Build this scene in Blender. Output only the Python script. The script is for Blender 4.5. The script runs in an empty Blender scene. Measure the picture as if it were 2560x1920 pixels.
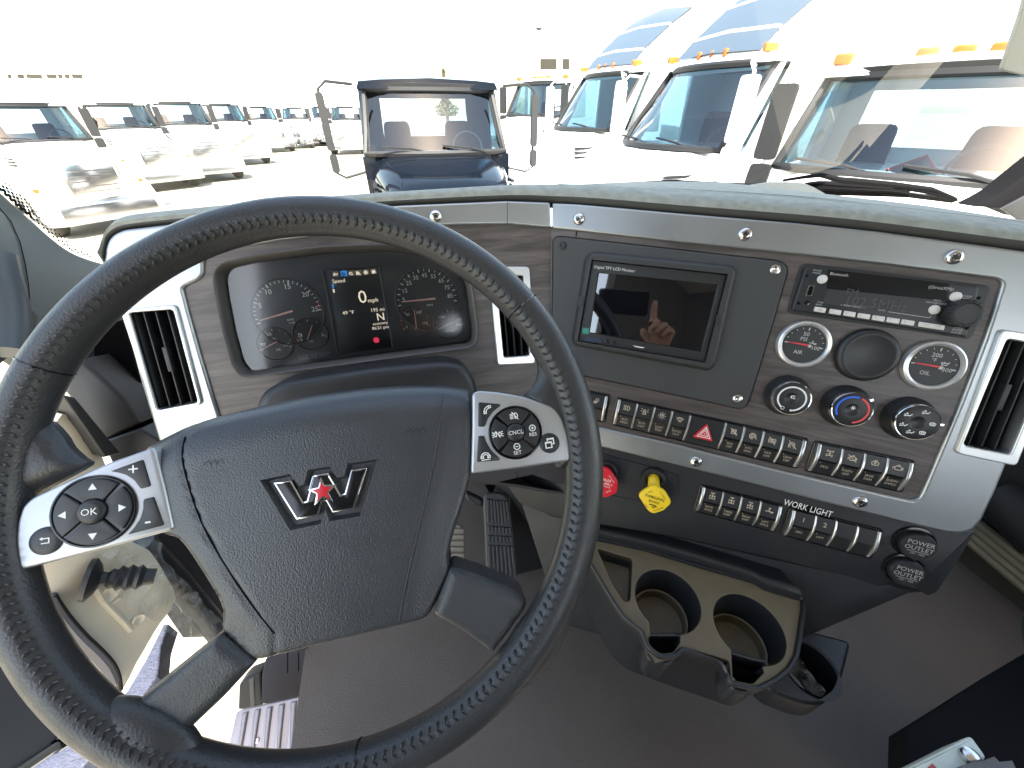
import bpy, bmesh, math, random
from mathutils import Vector, Matrix, geometry, noise

random.seed(7)
SC = bpy.context.scene
COL = SC.collection
R_ = math.radians

# ---------------------------------------------------------------- camera, sky, sun, exposure
CAM = Vector((0.0, 0.0, 2.6))
PITCH = R_(35.6)
FPX = 960.0                                   # focal length in photo pixels (photo 2560 x 1920)
cd = bpy.data.cameras.new('camera')
cd.sensor_width = 36.0
cd.lens = 36.0 * FPX / 2560.0
cd.clip_start = 0.01
cd.clip_end = 2000.0
cam = bpy.data.objects.new('camera', cd)
COL.objects.link(cam)
cam.location = CAM
cam.rotation_euler = (R_(90) - PITCH, 0, 0)
SC.camera = cam

SUN_DIR = Vector((0.139, -0.594, 0.80)).normalized()       # towards the sun
world = bpy.data.worlds.new('World')
SC.world = world
world.use_nodes = True
wn = world.node_tree.nodes
wl = world.node_tree.links
sky = wn.new('ShaderNodeTexSky')
sky.sky_type = 'NISHITA'
sky.sun_disc = False
sky.sun_elevation = math.asin(SUN_DIR.z)
sky.sun_rotation = math.atan2(SUN_DIR.x, SUN_DIR.y)
sky.air_density = 1.0
sky.dust_density = 1.2
sky.ozone_density = .6
bg = wn['Background']
bg.inputs['Strength'].default_value = 0.15
tint = wn.new('ShaderNodeMix')
tint.data_type = 'RGBA'
tint.blend_type = 'MULTIPLY'
tint.inputs['Factor'].default_value = 1.0
tint.inputs[7].default_value = (1.13, 1.0, .82, 1)          # white balance of the hazy winter sky
wl.new(sky.outputs[0], tint.inputs[6])
wl.new(tint.outputs[2], bg.inputs['Color'])
sd = bpy.data.lights.new('sun', 'SUN')
sd.energy = 4.0
sd.angle = R_(0.6)
sd.color = (1.0, 0.95, 0.86)
sun = bpy.data.objects.new('sun', sd)
COL.objects.link(sun)
sun.location = (0, 0, 30)
sun.rotation_euler = (-SUN_DIR).to_track_quat('-Z', 'Y').to_euler()
SC.view_settings.view_transform = 'Standard'
SC.view_settings.look = 'None'
SC.view_settings.gamma = 1.0
SC.view_settings.exposure = 2.55
SC.view_settings.use_curve_mapping = False
SC.cycles.max_bounces = 10
SC.cycles.diffuse_bounces = 5
SC.cycles.glossy_bounces = 4
SC.cycles.transparent_max_bounces = 16
SC.cycles.sample_clamp_indirect = 6.0
SC.cycles.use_denoising = True

# ---------------------------------------------------------------- frames: planes that stand in the cab
CP, SP = math.cos(PITCH), math.sin(PITCH)


def ray(u, v):
    x = (u - 1280.0) / FPX
    y = -(v - 960.0) / FPX
    return Vector((x, CP + SP * y, -SP + CP * y))


class Frame:
    """a plane in space: R right, U up, N out of the face, o its origin"""
    def __init__(s, R, U, N, o):
        s.R, s.U, s.N, s.o = R, U, N, o
        s.M = Matrix(((R.x, U.x, N.x, o.x), (R.y, U.y, N.y, o.y), (R.z, U.z, N.z, o.z), (0, 0, 0, 1)))

    def L(s, p, h=0.0):
        r = ray(*p)
        t = ((s.o + s.N * h - CAM) @ s.N if False else (s.o + s.N * h - CAM).dot(s.N)) / r.dot(s.N)
        w = CAM + r * t - s.o
        return (w.dot(s.R), w.dot(s.U))

    def P(s, pts, h=0.0):
        return [s.L(p, h) for p in pts]

    def W(s, x, y, h=0.0):
        return s.o + s.R * x + s.U * y + s.N * h


def tilted(yaw, lean, o):
    R = Vector((math.cos(yaw), math.sin(yaw), 0))
    F = Vector((-math.sin(yaw), math.cos(yaw), 0))
    U = Vector((0, 0, 1)) * math.cos(lean) + F * math.sin(lean)
    return Frame(R, U, R.cross(U), o)


def on(u, v, R, U, N, dist):
    r = ray(u, v)
    return CAM + r * (dist / r.dot(N))


def crop(x0, y0, s):
    return lambda *pts: [(x0 + a / s, y0 + b / s) for a, b in pts]


cA, cB, cC = crop(0, 0, 2.4578), crop(800, 0, 2.4578), crop(1660, 0, 2.4578)
c4, c5, c6 = crop(0, 450, 2.37), crop(500, 550, 2.4578), crop(1300, 500, 3.0157)
c7, c8 = crop(1860, 600, 3.0157), crop(1450, 950, 3.0157)
d1, d1b, d2 = crop(0, 1100, 2.0229), crop(0, 1150, 4.74), crop(300, 900, 2.0733)
d3, d4, d5 = crop(1000, 900, 2.7655), crop(1400, 1200, 2.3044), crop(1900, 1150, 2.1545)
d6, d7, d8 = crop(500, 1500, 2.212), crop(0, 450, 3.016), crop(1700, 1000, 2.9493)
e1, e2, e3 = crop(600, 1100, 5.53), crop(1150, 950, 6.637), crop(780, 650, 6.636)
e4, e5, e6 = crop(980, 640, 6.914), crop(600, 660, 6.635), crop(1970, 650, 4.608)
e7, e8, e9 = crop(2200, 450, 4.147), crop(250, 500, 5.53), crop(1150, 1130, 6.143)
f1, f2, f3 = crop(2260, 1150, 4.147), crop(2150, 1650, 5.395), crop(0, 1650, 6.143)
fd = crop(0, 0, 0.8641)

YAWC = R_(15)
CX = Vector((math.cos(YAWC), math.sin(YAWC), 0))
CY = Vector((-math.sin(YAWC), math.cos(YAWC), 0))
CZ = Vector((0, 0, 1))
CAB = Frame(CX, CY, CZ, CAM.copy())                                # horizontal, cab axes, h = height relative to the eye

WHEEL = tilted(R_(9.26), R_(41.4), CAM + Vector((-.1481, .1991, -.2289)))
_s = tilted(R_(-20), R_(22), CAM)
STACK = tilted(R_(-20), R_(22), on(2163, 887, _s.R, _s.U, _s.N, -.6))
_j = on(1378, 600, _s.R, _s.U, _s.N, -.6)
_d = tilted(YAWC, R_(22), CAM)
DASH = tilted(YAWC, R_(22), on(800, 780, _d.R, _d.U, _d.N, (_j - CAM).dot(_d.N)))
JAMBN = (CX * .86 - CY * .51).normalized()
JAMB = Frame(Vector((-JAMBN.y, JAMBN.x, 0)) * 1.0, CZ, JAMBN, CAM + ray(240, 1560) * .52)
SIDE = Frame(CY, CZ, CX, CAM + CX * -0.47)                          # left wall of the cab, faces the driver

# ---------------------------------------------------------------- materials
MATS = {}


def nt(name):
    m = bpy.data.materials.new(name)
    m.use_nodes = True
    n = m.node_tree.nodes
    return m, n, m.node_tree.links, n['Principled BSDF']


def col4(c):
    return (c[0], c[1], c[2], 1.0) if not isinstance(c, (int, float)) else (c, c, c, 1.0)


def mat(name, c, rough=.5, metal=0.0, bump=None, var=None, spec=.5, coat=0.0, emit=None, aniso=None, rvar=None, sheen=0):
    """bump=(kind, scale, strength, dist)  var=(scale, amount)"""
    if name in MATS:
        return MATS[name]
    m, n, l, b = nt(name)
    b.inputs['Base Color'].default_value = col4(c)
    b.inputs['Roughness'].default_value = rough
    b.inputs['Metallic'].default_value = metal
    b.inputs['Specular IOR Level'].default_value = spec
    b.inputs['Coat Weight'].default_value = coat
    if sheen:
        b.inputs['Sheen Weight'].default_value = sheen
    tc = n.new('ShaderNodeTexCoord')
    if var:
        t = n.new('ShaderNodeTexNoise')
        t.inputs['Scale'].default_value = var[0]
        t.inputs['Detail'].default_value = 5
        l.new(tc.outputs['Object'], t.inputs['Vector'])
        r = n.new('ShaderNodeValToRGB')
        k = var[1]
        cc = col4(c)
        r.color_ramp.elements[0].position = .3
        r.color_ramp.elements[1].position = .7
        r.color_ramp.elements[0].color = (cc[0] * (1 - k), cc[1] * (1 - k), cc[2] * (1 - k), 1)
        r.color_ramp.elements[1].color = (min(1, cc[0] * (1 + k)), min(1, cc[1] * (1 + k)), min(1, cc[2] * (1 + k)), 1)
        l.new(t.outputs['Fac'], r.inputs['Fac'])
        l.new(r.outputs['Color'], b.inputs['Base Color'])
    if rvar:
        t = n.new('ShaderNodeTexNoise')
        t.inputs['Scale'].default_value = rvar[0]
        t.inputs['Detail'].default_value = 6
        l.new(tc.outputs['Object'], t.inputs['Vector'])
        mr = n.new('ShaderNodeMapRange')
        mr.inputs['From Min'].default_value = .3
        mr.inputs['From Max'].default_value = .7
        mr.inputs['To Min'].default_value = rough - rvar[1]
        mr.inputs['To Max'].default_value = rough + rvar[1]
        l.new(t.outputs['Fac'], mr.inputs['Value'])
        l.new(mr.outputs['Result'], b.inputs['Roughness'])
    if bump:
        kind, sc, st, dist = bump
        if kind == 'leather':
            t = n.new('ShaderNodeTexVoronoi')
            t.feature = 'SMOOTH_F1'
            t.inputs['Scale'].default_value = sc
            t.inputs['Randomness'].default_value = 1.0
            out = t.outputs['Distance']
        else:
            t = n.new('ShaderNodeTexNoise')
            t.inputs['Scale'].default_value = sc
            t.inputs['Detail'].default_value = 4
            out = t.outputs['Fac']
        mp = n.new('ShaderNodeMapping')
        l.new(tc.outputs['Object'], mp.inputs['Vector'])
        if kind == 'brushed':
            mp.inputs['Scale'].default_value = (.03, 1, 1)
        l.new(mp.outputs[0], t.inputs['Vector'])
        bp = n.new('ShaderNodeBump')
        bp.inputs['Strength'].default_value = st
        bp.inputs['Distance'].default_value = dist
        if kind == 'leather':
            bp.invert = True
        l.new(out, bp.inputs['Height'])
        l.new(bp.outputs[0], b.inputs['Normal'])
    if emit:
        b.inputs['Emission Color'].default_value = col4(emit[0])
        b.inputs['Emission Strength'].default_value = emit[1]
    MATS[name] = m
    return m


def wood(name):
    m, n, l, b = nt(name)
    tc = n.new('ShaderNodeTexCoord')
    mp = n.new('ShaderNodeMapping')
    mp.inputs['Scale'].default_value = (6, 60, 60)
    l.new(tc.outputs['Object'], mp.inputs['Vector'])
    wv = n.new('ShaderNodeTexNoise')
    wv.inputs['Scale'].default_value = 1.0
    wv.inputs['Detail'].default_value = 8
    wv.inputs['Roughness'].default_value = .62
    wv.inputs['Distortion'].default_value = 1.3
    l.new(mp.outputs[0], wv.inputs['Vector'])
    mp2 = n.new('ShaderNodeMapping')
    mp2.inputs['Scale'].default_value = (25, 700, 700)
    l.new(tc.outputs['Object'], mp2.inputs['Vector'])
    fn = n.new('ShaderNodeTexNoise')
    fn.inputs['Scale'].default_value = 1.0
    fn.inputs['Detail'].default_value = 3
    l.new(mp2.outputs[0], fn.inputs['Vector'])
    mx = n.new('ShaderNodeMath')
    mx.operation = 'MULTIPLY_ADD'
    mx.inputs[1].default_value = .35
    l.new(fn.outputs['Fac'], mx.inputs[0])
    l.new(wv.outputs['Fac'], mx.inputs[2])
    r = n.new('ShaderNodeValToRGB')
    e = r.color_ramp.elements
    e[0].position, e[0].color = .45, (.034, .028, .027, 1)
    e[1].position, e[1].color = .9, (.140, .118, .112, 1)
    x = e.new(.66)
    x.color = (.076, .063, .060, 1)
    l.new(mx.outputs[0], r.inputs['Fac'])
    l.new(r.outputs['Color'], b.inputs['Base Color'])
    b.inputs['Roughness'].default_value = .38
    bp = n.new('ShaderNodeBump')
    bp.inputs['Strength'].default_value = .12
    bp.inputs['Distance'].default_value = .001
    l.new(mx.outputs[0], bp.inputs['Height'])
    l.new(bp.outputs[0], b.inputs['Normal'])
    MATS[name] = m
    return m


def glass(name, tint=(.9, .95, .95), ior=1.45, rough=0.0, base=0.0):
    m = bpy.data.materials.new(name)
    m.use_nodes = True
    n, l = m.node_tree.nodes, m.node_tree.links
    n.remove(n['Principled BSDF'])
    fr = n.new('ShaderNodeFresnel')
    fr.inputs['IOR'].default_value = ior
    t = n.new('ShaderNodeBsdfTransparent')
    t.inputs['Color'].default_value = col4(tint)
    g = n.new('ShaderNodeBsdfGlossy')
    g.inputs['Roughness'].default_value = rough
    mx = n.new('ShaderNodeMixShader')
    if base:
        ad = n.new('ShaderNodeMath')
        ad.operation = 'ADD'
        ad.use_clamp = True
        ad.inputs[1].default_value = base
        l.new(fr.outputs[0], ad.inputs[0])
        l.new(ad.outputs[0], mx.inputs['Fac'])
    else:
        l.new(fr.outputs[0], mx.inputs['Fac'])
    l.new(t.outputs[0], mx.inputs[1])
    l.new(g.outputs[0], mx.inputs[2])
    l.new(mx.outputs[0], n['Material Output'].inputs['Surface'])
    MATS[name] = m
    return m


def film(name):
    """crumpled clear plastic: mostly see-through, a little milky, glossy on the folds"""
    m, n, l, b = nt(name)
    b.inputs['Base Color'].default_value = (.72, .72, .70, 1)
    b.inputs['Roughness'].default_value = .22
    b.inputs['Specular IOR Level'].default_value = .9
    t = n.new('ShaderNodeBsdfTransparent')
    t.inputs['Color'].default_value = (.93, .93, .91, 1)
    tc = n.new('ShaderNodeTexCoord')
    ns = n.new('ShaderNodeTexNoise')
    ns.inputs['Scale'].default_value = 45
    ns.inputs['Detail'].default_value = 3
    ns.inputs['Distortion'].default_value = 1.0
    l.new(tc.outputs['Object'], ns.inputs['Vector'])
    mr = n.new('ShaderNodeMapRange')
    mr.inputs['From Min'].default_value = .35
    mr.inputs['From Max'].default_value = .70
    mr.inputs['To Min'].default_value = .05
    mr.inputs['To Max'].default_value = .34
    l.new(ns.outputs['Fac'], mr.inputs['Value'])
    bp = n.new('ShaderNodeBump')
    bp.inputs['Strength'].default_value = .8
    bp.inputs['Distance'].default_value = .006
    l.new(ns.outputs['Fac'], bp.inputs['Height'])
    l.new(bp.outputs[0], b.inputs['Normal'])
    mx = n.new('ShaderNodeMixShader')
    l.new(mr.outputs['Result'], mx.inputs['Fac'])
    l.new(t.outputs[0], mx.inputs[1])
    l.new(b.outputs[0], mx.inputs[2])
    l.new(mx.outputs[0], n['Material Output'].inputs['Surface'])
    MATS[name] = m
    return m


def ground_mat():
    m, n, l, b = nt('concrete_yard')
    tc = n.new('ShaderNodeTexCoord')
    a = n.new('ShaderNodeTexNoise')
    a.inputs['Scale'].default_value = .35
    a.inputs['Detail'].default_value = 9
    l.new(tc.outputs['Object'], a.inputs['Vector'])
    r = n.new('ShaderNodeValToRGB')
    r.color_ramp.elements[0].position = .3
    r.color_ramp.elements[1].position = .72
    r.color_ramp.elements[0].color = (.24, .215, .165, 1)
    r.color_ramp.elements[1].color = (.37, .34, .27, 1)
    l.new(a.outputs['Fac'], r.inputs['Fac'])
    l.new(r.outputs['Color'], b.inputs['Base Color'])
    b.inputs['Roughness'].default_value = .9
    return m


M_LEATHER = mat('rim_leather', (.029, .030, .032), .40, bump=('leather', 620, .16, .0016), rvar=(60, .06), spec=.55)
M_HUB = mat('grained_hub_vinyl', (.034, .036, .040), .36, bump=('leather', 900, .24, .0011), rvar=(30, .05), spec=.65)
M_SPOKE = mat('spoke_vinyl', (.040, .042, .045), .47, bump=('leather', 700, .22, .0014))
M_BLACK = mat('black_plastic', (.018, .019, .021), .45, bump=('noise', 900, .06, .001), rvar=(40, .06))
M_LOWER = mat('black_dash_plastic', (.011, .0125, .016), .52, bump=('noise', 1400, .14, .001), rvar=(20, .06))
M_GLOSS = mat('gloss_black', (.008, .008, .009), .16)
M_BTN = mat('button_black', (.016, .017, .019), .42)
M_GREYP = mat('grey_monitor_plate', (.043, .045, .047), .55, bump=('noise', 1600, .12, .001), rvar=(15, .05))
M_TOP = mat('padded_dash_top', (.25, .256, .218), .72, bump=('noise', 500, .35, .0015), var=(90, .16))
M_PILLAR = mat('pillar_trim', (.105, .118, .115), .65, bump=('noise', 700, .25, .001), var=(7, .06))
M_TRIM = mat('satin_silver', (.37, .39, .405), .37, metal=.88, rvar=(9, .05), bump=('noise', 1500, .03, .0006))
M_POD = mat('satin_pod_silver', (.46, .47, .485), .40, metal=.75, rvar=(14, .04), bump=('noise', 1500, .03, .0006))
M_CHROME = mat('chrome', (.75, .75, .76), .12, metal=1.0)
M_BEZEL = mat('gauge_bezel', (.66, .67, .68), .28, metal=.7)
M_SCREW = mat('screw_steel', (.62, .61, .60), .22, metal=1.0)
M_WHITE = mat('white_print', (.78, .78, .75), .5)
M_CREAM = mat('cream_print', (.55, .47, .36), .5)
M_RED = mat('red_plastic', (.60, .015, .03), .35)
M_BLUE = mat('blue_print', (.02, .13, .72), .5)
M_REDP = mat('red_print', (.72, .07, .07), .5)
M_NEEDLE = mat('needle_pink', (.78, .42, .38), .5)
M_NEEDR = mat('needle_red', (.62, .05, .06), .5)
M_DIAL = mat('dial_face', (.020, .022, .026), .45)
M_DIAL2 = mat('dial_face_grey', (.028, .030, .031), .5)
M_WOOD = wood('grey_wood_veneer')
M_YEL = mat('yellow_plastic', (.85, .60, .02), .4)
M_STITCH = mat('stitch_thread', (.034, .035, .038), .6)
M_LENS = glass('cluster_lens', (.93, .95, .96), 1.5, .10, .03)
M_TAN = mat('tan_console_plastic', (.125, .098, .056), .55, bump=('noise', 1200, .2, .001), var=(40, .1))
M_FLOOR = mat('rubber_floor', (.100, .083, .071), .7, bump=('noise', 350, .4, .002), var=(5, .13), rvar=(40, .08))
M_DARK = mat('void_black', (.006, .006, .007), .9, spec=.1)
M_ALU = mat('ribbed_aluminium', (.30, .29, .32), .42, metal=.5)
M_JAMB = mat('cream_body_paint', (.78, .70, .55), .4, var=(8, .05))
E_CREAM = mat('lcd_cream', (.02, .02, .02), .5, emit=((1, .86, .66), .16))
E_BLUE = mat('lcd_blue', (.02, .02, .02), .5, emit=((.05, .33, .95), .13))
E_TAB = mat('lcd_tab', (.02, .02, .02), .5, emit=((.60, .50, .42), .022))
E_RED = mat('lcd_red', (.02, .02, .02), .5, emit=((1, .05, .12), .12))

# ---------------------------------------------------------------- mesh helpers


def area(p):
    return .5 * sum(p[i][0] * p[(i + 1) % len(p)][1] - p[(i + 1) % len(p)][0] * p[i][1] for i in range(len(p)))


def ccw(p):
    p = [(a[0], a[1]) for a in p]
    return p if area(p) > 0 else p[::-1]


def offset(p, d):
    """inset of a ccw polygon by d (negative grows it)"""
    n, out = len(p), []
    for i in range(n):
        a, b, c = Vector(p[i - 1]), Vector(p[i]), Vector(p[(i + 1) % n])
        e1_, e2_ = (b - a), (c - b)
        if e1_.length < 1e-9 or e2_.length < 1e-9:
            out.append((b.x, b.y))
            continue
        e1_.normalize()
        e2_.normalize()
        n1, n2 = Vector((-e1_.y, e1_.x)), Vector((-e2_.y, e2_.x))
        m = n1 + n2
        if m.length < 1e-6:
            m = n1
        m.normalize()
        k = d / max(.35, m.dot(n1))
        out.append((b.x + m.x * k, b.y + m.y * k))
    return out


def rnd(p, r, n=4):
    """rounds every corner of a polygon"""
    p = ccw(p)
    out, N = [], len(p)
    for i in range(N):
        a, b, c = Vector(p[i - 1]), Vector(p[i]), Vector(p[(i + 1) % N])
        u, v = (a - b), (c - b)
        lu, lv = u.length, v.length
        ri = r[i] if isinstance(r, (list, tuple)) else r
        t = min(ri, lu * .45, lv * .45)
        if t < 1e-6:
            out.append((b.x, b.y))
            continue
        p0, p2 = b + u / lu * t, b + v / lv * t
        for k in range(n + 1):
            s = k / n
            q = p0 * (1 - s) ** 2 + b * 2 * s * (1 - s) + p2 * s * s
            out.append((q.x, q.y))
    return out


def smooth_loop(p, n=4, closed=True):
    """Catmull-Rom through the points"""
    out, N = [], len(p)
    for i in range(N if closed else N - 1):
        g = lambda k: Vector(p[k % N]) if closed else Vector(p[max(0, min(N - 1, k))])
        a, b, c, d = g(i - 1), g(i), g(i + 1), g(i + 2)
        for k in range(n):
            t = k / n
            q = .5 * ((2 * b) + (c - a) * t + (2 * a - 5 * b + 4 * c - d) * t * t + (3 * b - a - 3 * c + d) * t ** 3)
            out.append(tuple(q))
    if not closed:
        out.append(tuple(p[-1]))
    return out


def circle(cx, cy, r, n=32, a0=0, a1=2 * math.pi):
    full = abs(a1 - a0 - 2 * math.pi) < 1e-6
    m = n if full else n + 1
    return [(cx + r * math.cos(a0 + (a1 - a0) * k / n), cy + r * math.sin(a0 + (a1 - a0) * k / n)) for k in range(m)]


def rect(cx, cy, w, h, a=0):
    c, s = math.cos(a), math.sin(a)
    return [(cx + x * c - y * s, cy + x * s + y * c) for x, y in ((-w / 2, -h / 2), (w / 2, -h / 2), (w / 2, h / 2), (-w / 2, h / 2))]


_TXT = {}


def glyphs(s):
    if s not in _TXT:
        cu = bpy.data.curves.new('lettering', 'FONT')
        cu.body = s
        cu.size = 1.0
        cu.align_x = 'CENTER'
        cu.align_y = 'CENTER'
        cu.resolution_u = 2
        ob = bpy.data.objects.new('lettering_source', cu)
        me = bpy.data.meshes.new_from_object(ob)
        _TXT[s] = ([tuple(v.co) for v in me.vertices], [tuple(f.vertices) for f in me.polygons])
        bpy.data.meshes.remove(me)
        bpy.data.objects.remove(ob)
        bpy.data.curves.remove(cu)
    return _TXT[s]


class MB:
    def __init__(s):
        s.v, s.f = [], []

    def add(s, vs, fs):
        k = len(s.v)
        s.v += [tuple(x) for x in vs]
        s.f += [tuple(i + k for i in f) for f in fs]
        return s

    def rings(s, rings, cap0=True, cap1=True, closed=True):
        k, n = len(s.v), len(rings[0])
        for r in rings:
            s.v += [tuple(x) for x in r]
        for i in range(len(rings) - 1):
            for j in range(n if closed else n - 1):
                a, b = k + i * n + j, k + i * n + (j + 1) % n
                s.f.append((a, b, b + n, a + n))
        if cap0:
            s.f.append(tuple(k + j for j in range(n))[::-1])
        if cap1:
            s.f.append(tuple(k + (len(rings) - 1) * n + j for j in range(n)))
        return s

    def prism(s, poly, z0, z1, b=0.0, n=3, bottom=False, taper=0.0):
        p = ccw(poly)
        rs = [[(x, y, z0) for x, y in p]]
        q = offset(p, taper) if taper else p
        if b:
            rs.append([(x, y, z1 - b) for x, y in q])
            for k in range(1, n + 1):
                t = k / n * math.pi / 2
                rs.append([(x, y, z1 - b + b * math.sin(t)) for x, y in offset(q, b * (1 - math.cos(t)))])
        else:
            rs.append([(x, y, z1) for x, y in q])
        return s.rings(rs, cap0=bottom)

    def flat(s, poly, z):
        p = ccw(poly)
        return s.add([(x, y, z) for x, y in p], [tuple(range(len(p)))])

    def frame(s, outer, holes, z0, z1, b=0.0, n=2, zh=None):
        """plate with holes; walls go down to z0 (hole walls to zh)"""
        zh = z0 if zh is None else zh
        loops = [ccw(outer)] + [ccw(h)[::-1] for h in holes]
        tops = []
        for i, lp in enumerate(loops):
            rs = [[(x, y, z0 if i == 0 else zh) for x, y in lp]]
            if b:
                rs.append([(x, y, z1 - b) for x, y in lp])
                for k in range(1, n + 1):
                    t = k / n * math.pi / 2
                    rs.append([(x, y, z1 - b + b * math.sin(t)) for x, y in offset(lp, b * (1 - math.cos(t)))])
            else:
                rs.append([(x, y, z1) for x, y in lp])
            s.rings(rs, False, False)
            tops.append([Vector(q) for q in rs[-1]])
        tri = geometry.tessellate_polygon(tops)
        flat_ = [tuple(q) for t in tops for q in t]
        fs = []
        for t in tri:
            a, b_, c = (Vector(flat_[i]) for i in t)
            fs.append(tuple(t) if (b_ - a).cross(c - a).z > 0 else tuple(t)[::-1])
        return s.add(flat_, fs)

    def box(s, x0, x1, y0, y1, z0, z1):
        return s.add([(x0, y0, z0), (x1, y0, z0), (x1, y1, z0), (x0, y1, z0), (x0, y0, z1), (x1, y0, z1), (x1, y1, z1), (x0, y1, z1)],
                     [(3, 2, 1, 0), (4, 5, 6, 7), (0, 1, 5, 4), (1, 2, 6, 5), (2, 3, 7, 6), (3, 0, 4, 7)])

    def lathe(s, prof, cx=0, cy=0, n=32, sx=1, sy=1, cap=False):
        rs = []
        for r, z in prof:
            rs.append([(cx + sx * r * math.cos(2 * math.pi * k / n), cy + sy * r * math.sin(2 * math.pi * k / n), z) for k in range(n)])
        return s.rings(rs, False, cap)

    def tube(s, pts, r, n=8, closed=False, flat=1.0):
        pts = [Vector(p) for p in pts]
        N, rs, up = len(pts), [], None
        for i, p in enumerate(pts):
            t = (pts[(i + 1) % N] - pts[i - 1]) if closed else (pts[min(N - 1, i + 1)] - pts[max(0, i - 1)])
            t.normalize()
            if up is None:
                up = t.orthogonal().normalized()
            up = (up - t * up.dot(t)).normalized()
            sd_ = t.cross(up)
            rr = r[i] if isinstance(r, (list, tuple)) else r
            rs.append([tuple(p + up * rr * math.cos(2 * math.pi * k / n) + sd_ * rr * flat * math.sin(2 * math.pi * k / n)) for k in range(n)])
        if closed:
            rs.append(rs[0])
        return s.rings(rs, not closed, not closed)

    def ball(s, c, r, n=8, m=5):
        rx, ry, rz = r if isinstance(r, (tuple, list)) else (r, r, r)
        rs = []
        for i in range(m + 1):
            t = math.pi * (i + .02) / (m + .04)
            rs.append([(c[0] + rx * math.sin(t) * math.cos(-2 * math.pi * k / n), c[1] + ry * math.sin(t) * math.sin(-2 * math.pi * k / n), c[2] + rz * math.cos(t)) for k in range(n)])
        return s.rings(rs, True, True)

    def stroke(s, pts, w, z, closed=False):
        """flat ribbon along a 2D polyline"""
        P = [Vector((p[0], p[1])) for p in pts]
        N = len(P)
        l, r = [], []
        for i in range(N):
            a = P[i - 1] if (closed or i > 0) else P[i]
            c = P[(i + 1) % N] if (closed or i < N - 1) else P[i]
            t1, t2 = (P[i] - a), (c - P[i])
            if t1.length < 1e-9:
                t1 = t2
            if t2.length < 1e-9:
                t2 = t1
            t1, t2 = t1.normalized(), t2.normalized()
            n1, n2 = Vector((-t1.y, t1.x)), Vector((-t2.y, t2.x))
            m = (n1 + n2)
            m = n1 if m.length < 1e-5 else m.normalized()
            k = w / 2 / max(.4, m.dot(n1))
            l.append(P[i] + m * k)
            r.append(P[i] - m * k)
        vs = [(q.x, q.y, z) for q in l] + [(q.x, q.y, z) for q in r]
        fs = [(N + i, N + (i + 1) % N, (i + 1) % N, i) for i in range(N if closed else N - 1)]
        return s.add(vs, fs)

    def text(s, t, x, y, size, z, a=0.0, sx=1.0, align='C'):
        vs, fs = glyphs(t)
        if not vs:
            return s
        c, sn = math.cos(a), math.sin(a)
        ox = 0
        if align == 'L':
            ox = -min(v[0] for v in vs)
        elif align == 'R':
            ox = -max(v[0] for v in vs)
        return s.add([(x + ((vx + ox) * sx * c - vy * sn) * size, y + ((vx + ox) * sx * sn + vy * c) * size, z) for vx, vy, _ in vs], fs)

    def icon(s, name, x, y, size, z, a=0.0, w=.16):
        c, sn = math.cos(a), math.sin(a)
        for pl in ICONS[name]:
            cl = pl[0] == 'c'
            pts = pl[1:] if cl else pl
            s.stroke([(x + (px * c - py * sn) * size, y + (px * sn + py * c) * size) for px, py in pts], w * size, z, cl)
        return s


def arc_(cx, cy, r, a0, a1, n=10):
    return [(cx + r * math.cos(R_(a0 + (a1 - a0) * k / n)), cy + r * math.sin(R_(a0 + (a1 - a0) * k / n))) for k in range(n + 1)]


def ring_(cx, cy, r, n=14):
    return ['c'] + arc_(cx, cy, r, 0, 360 - 360 / n, n - 1)


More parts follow.
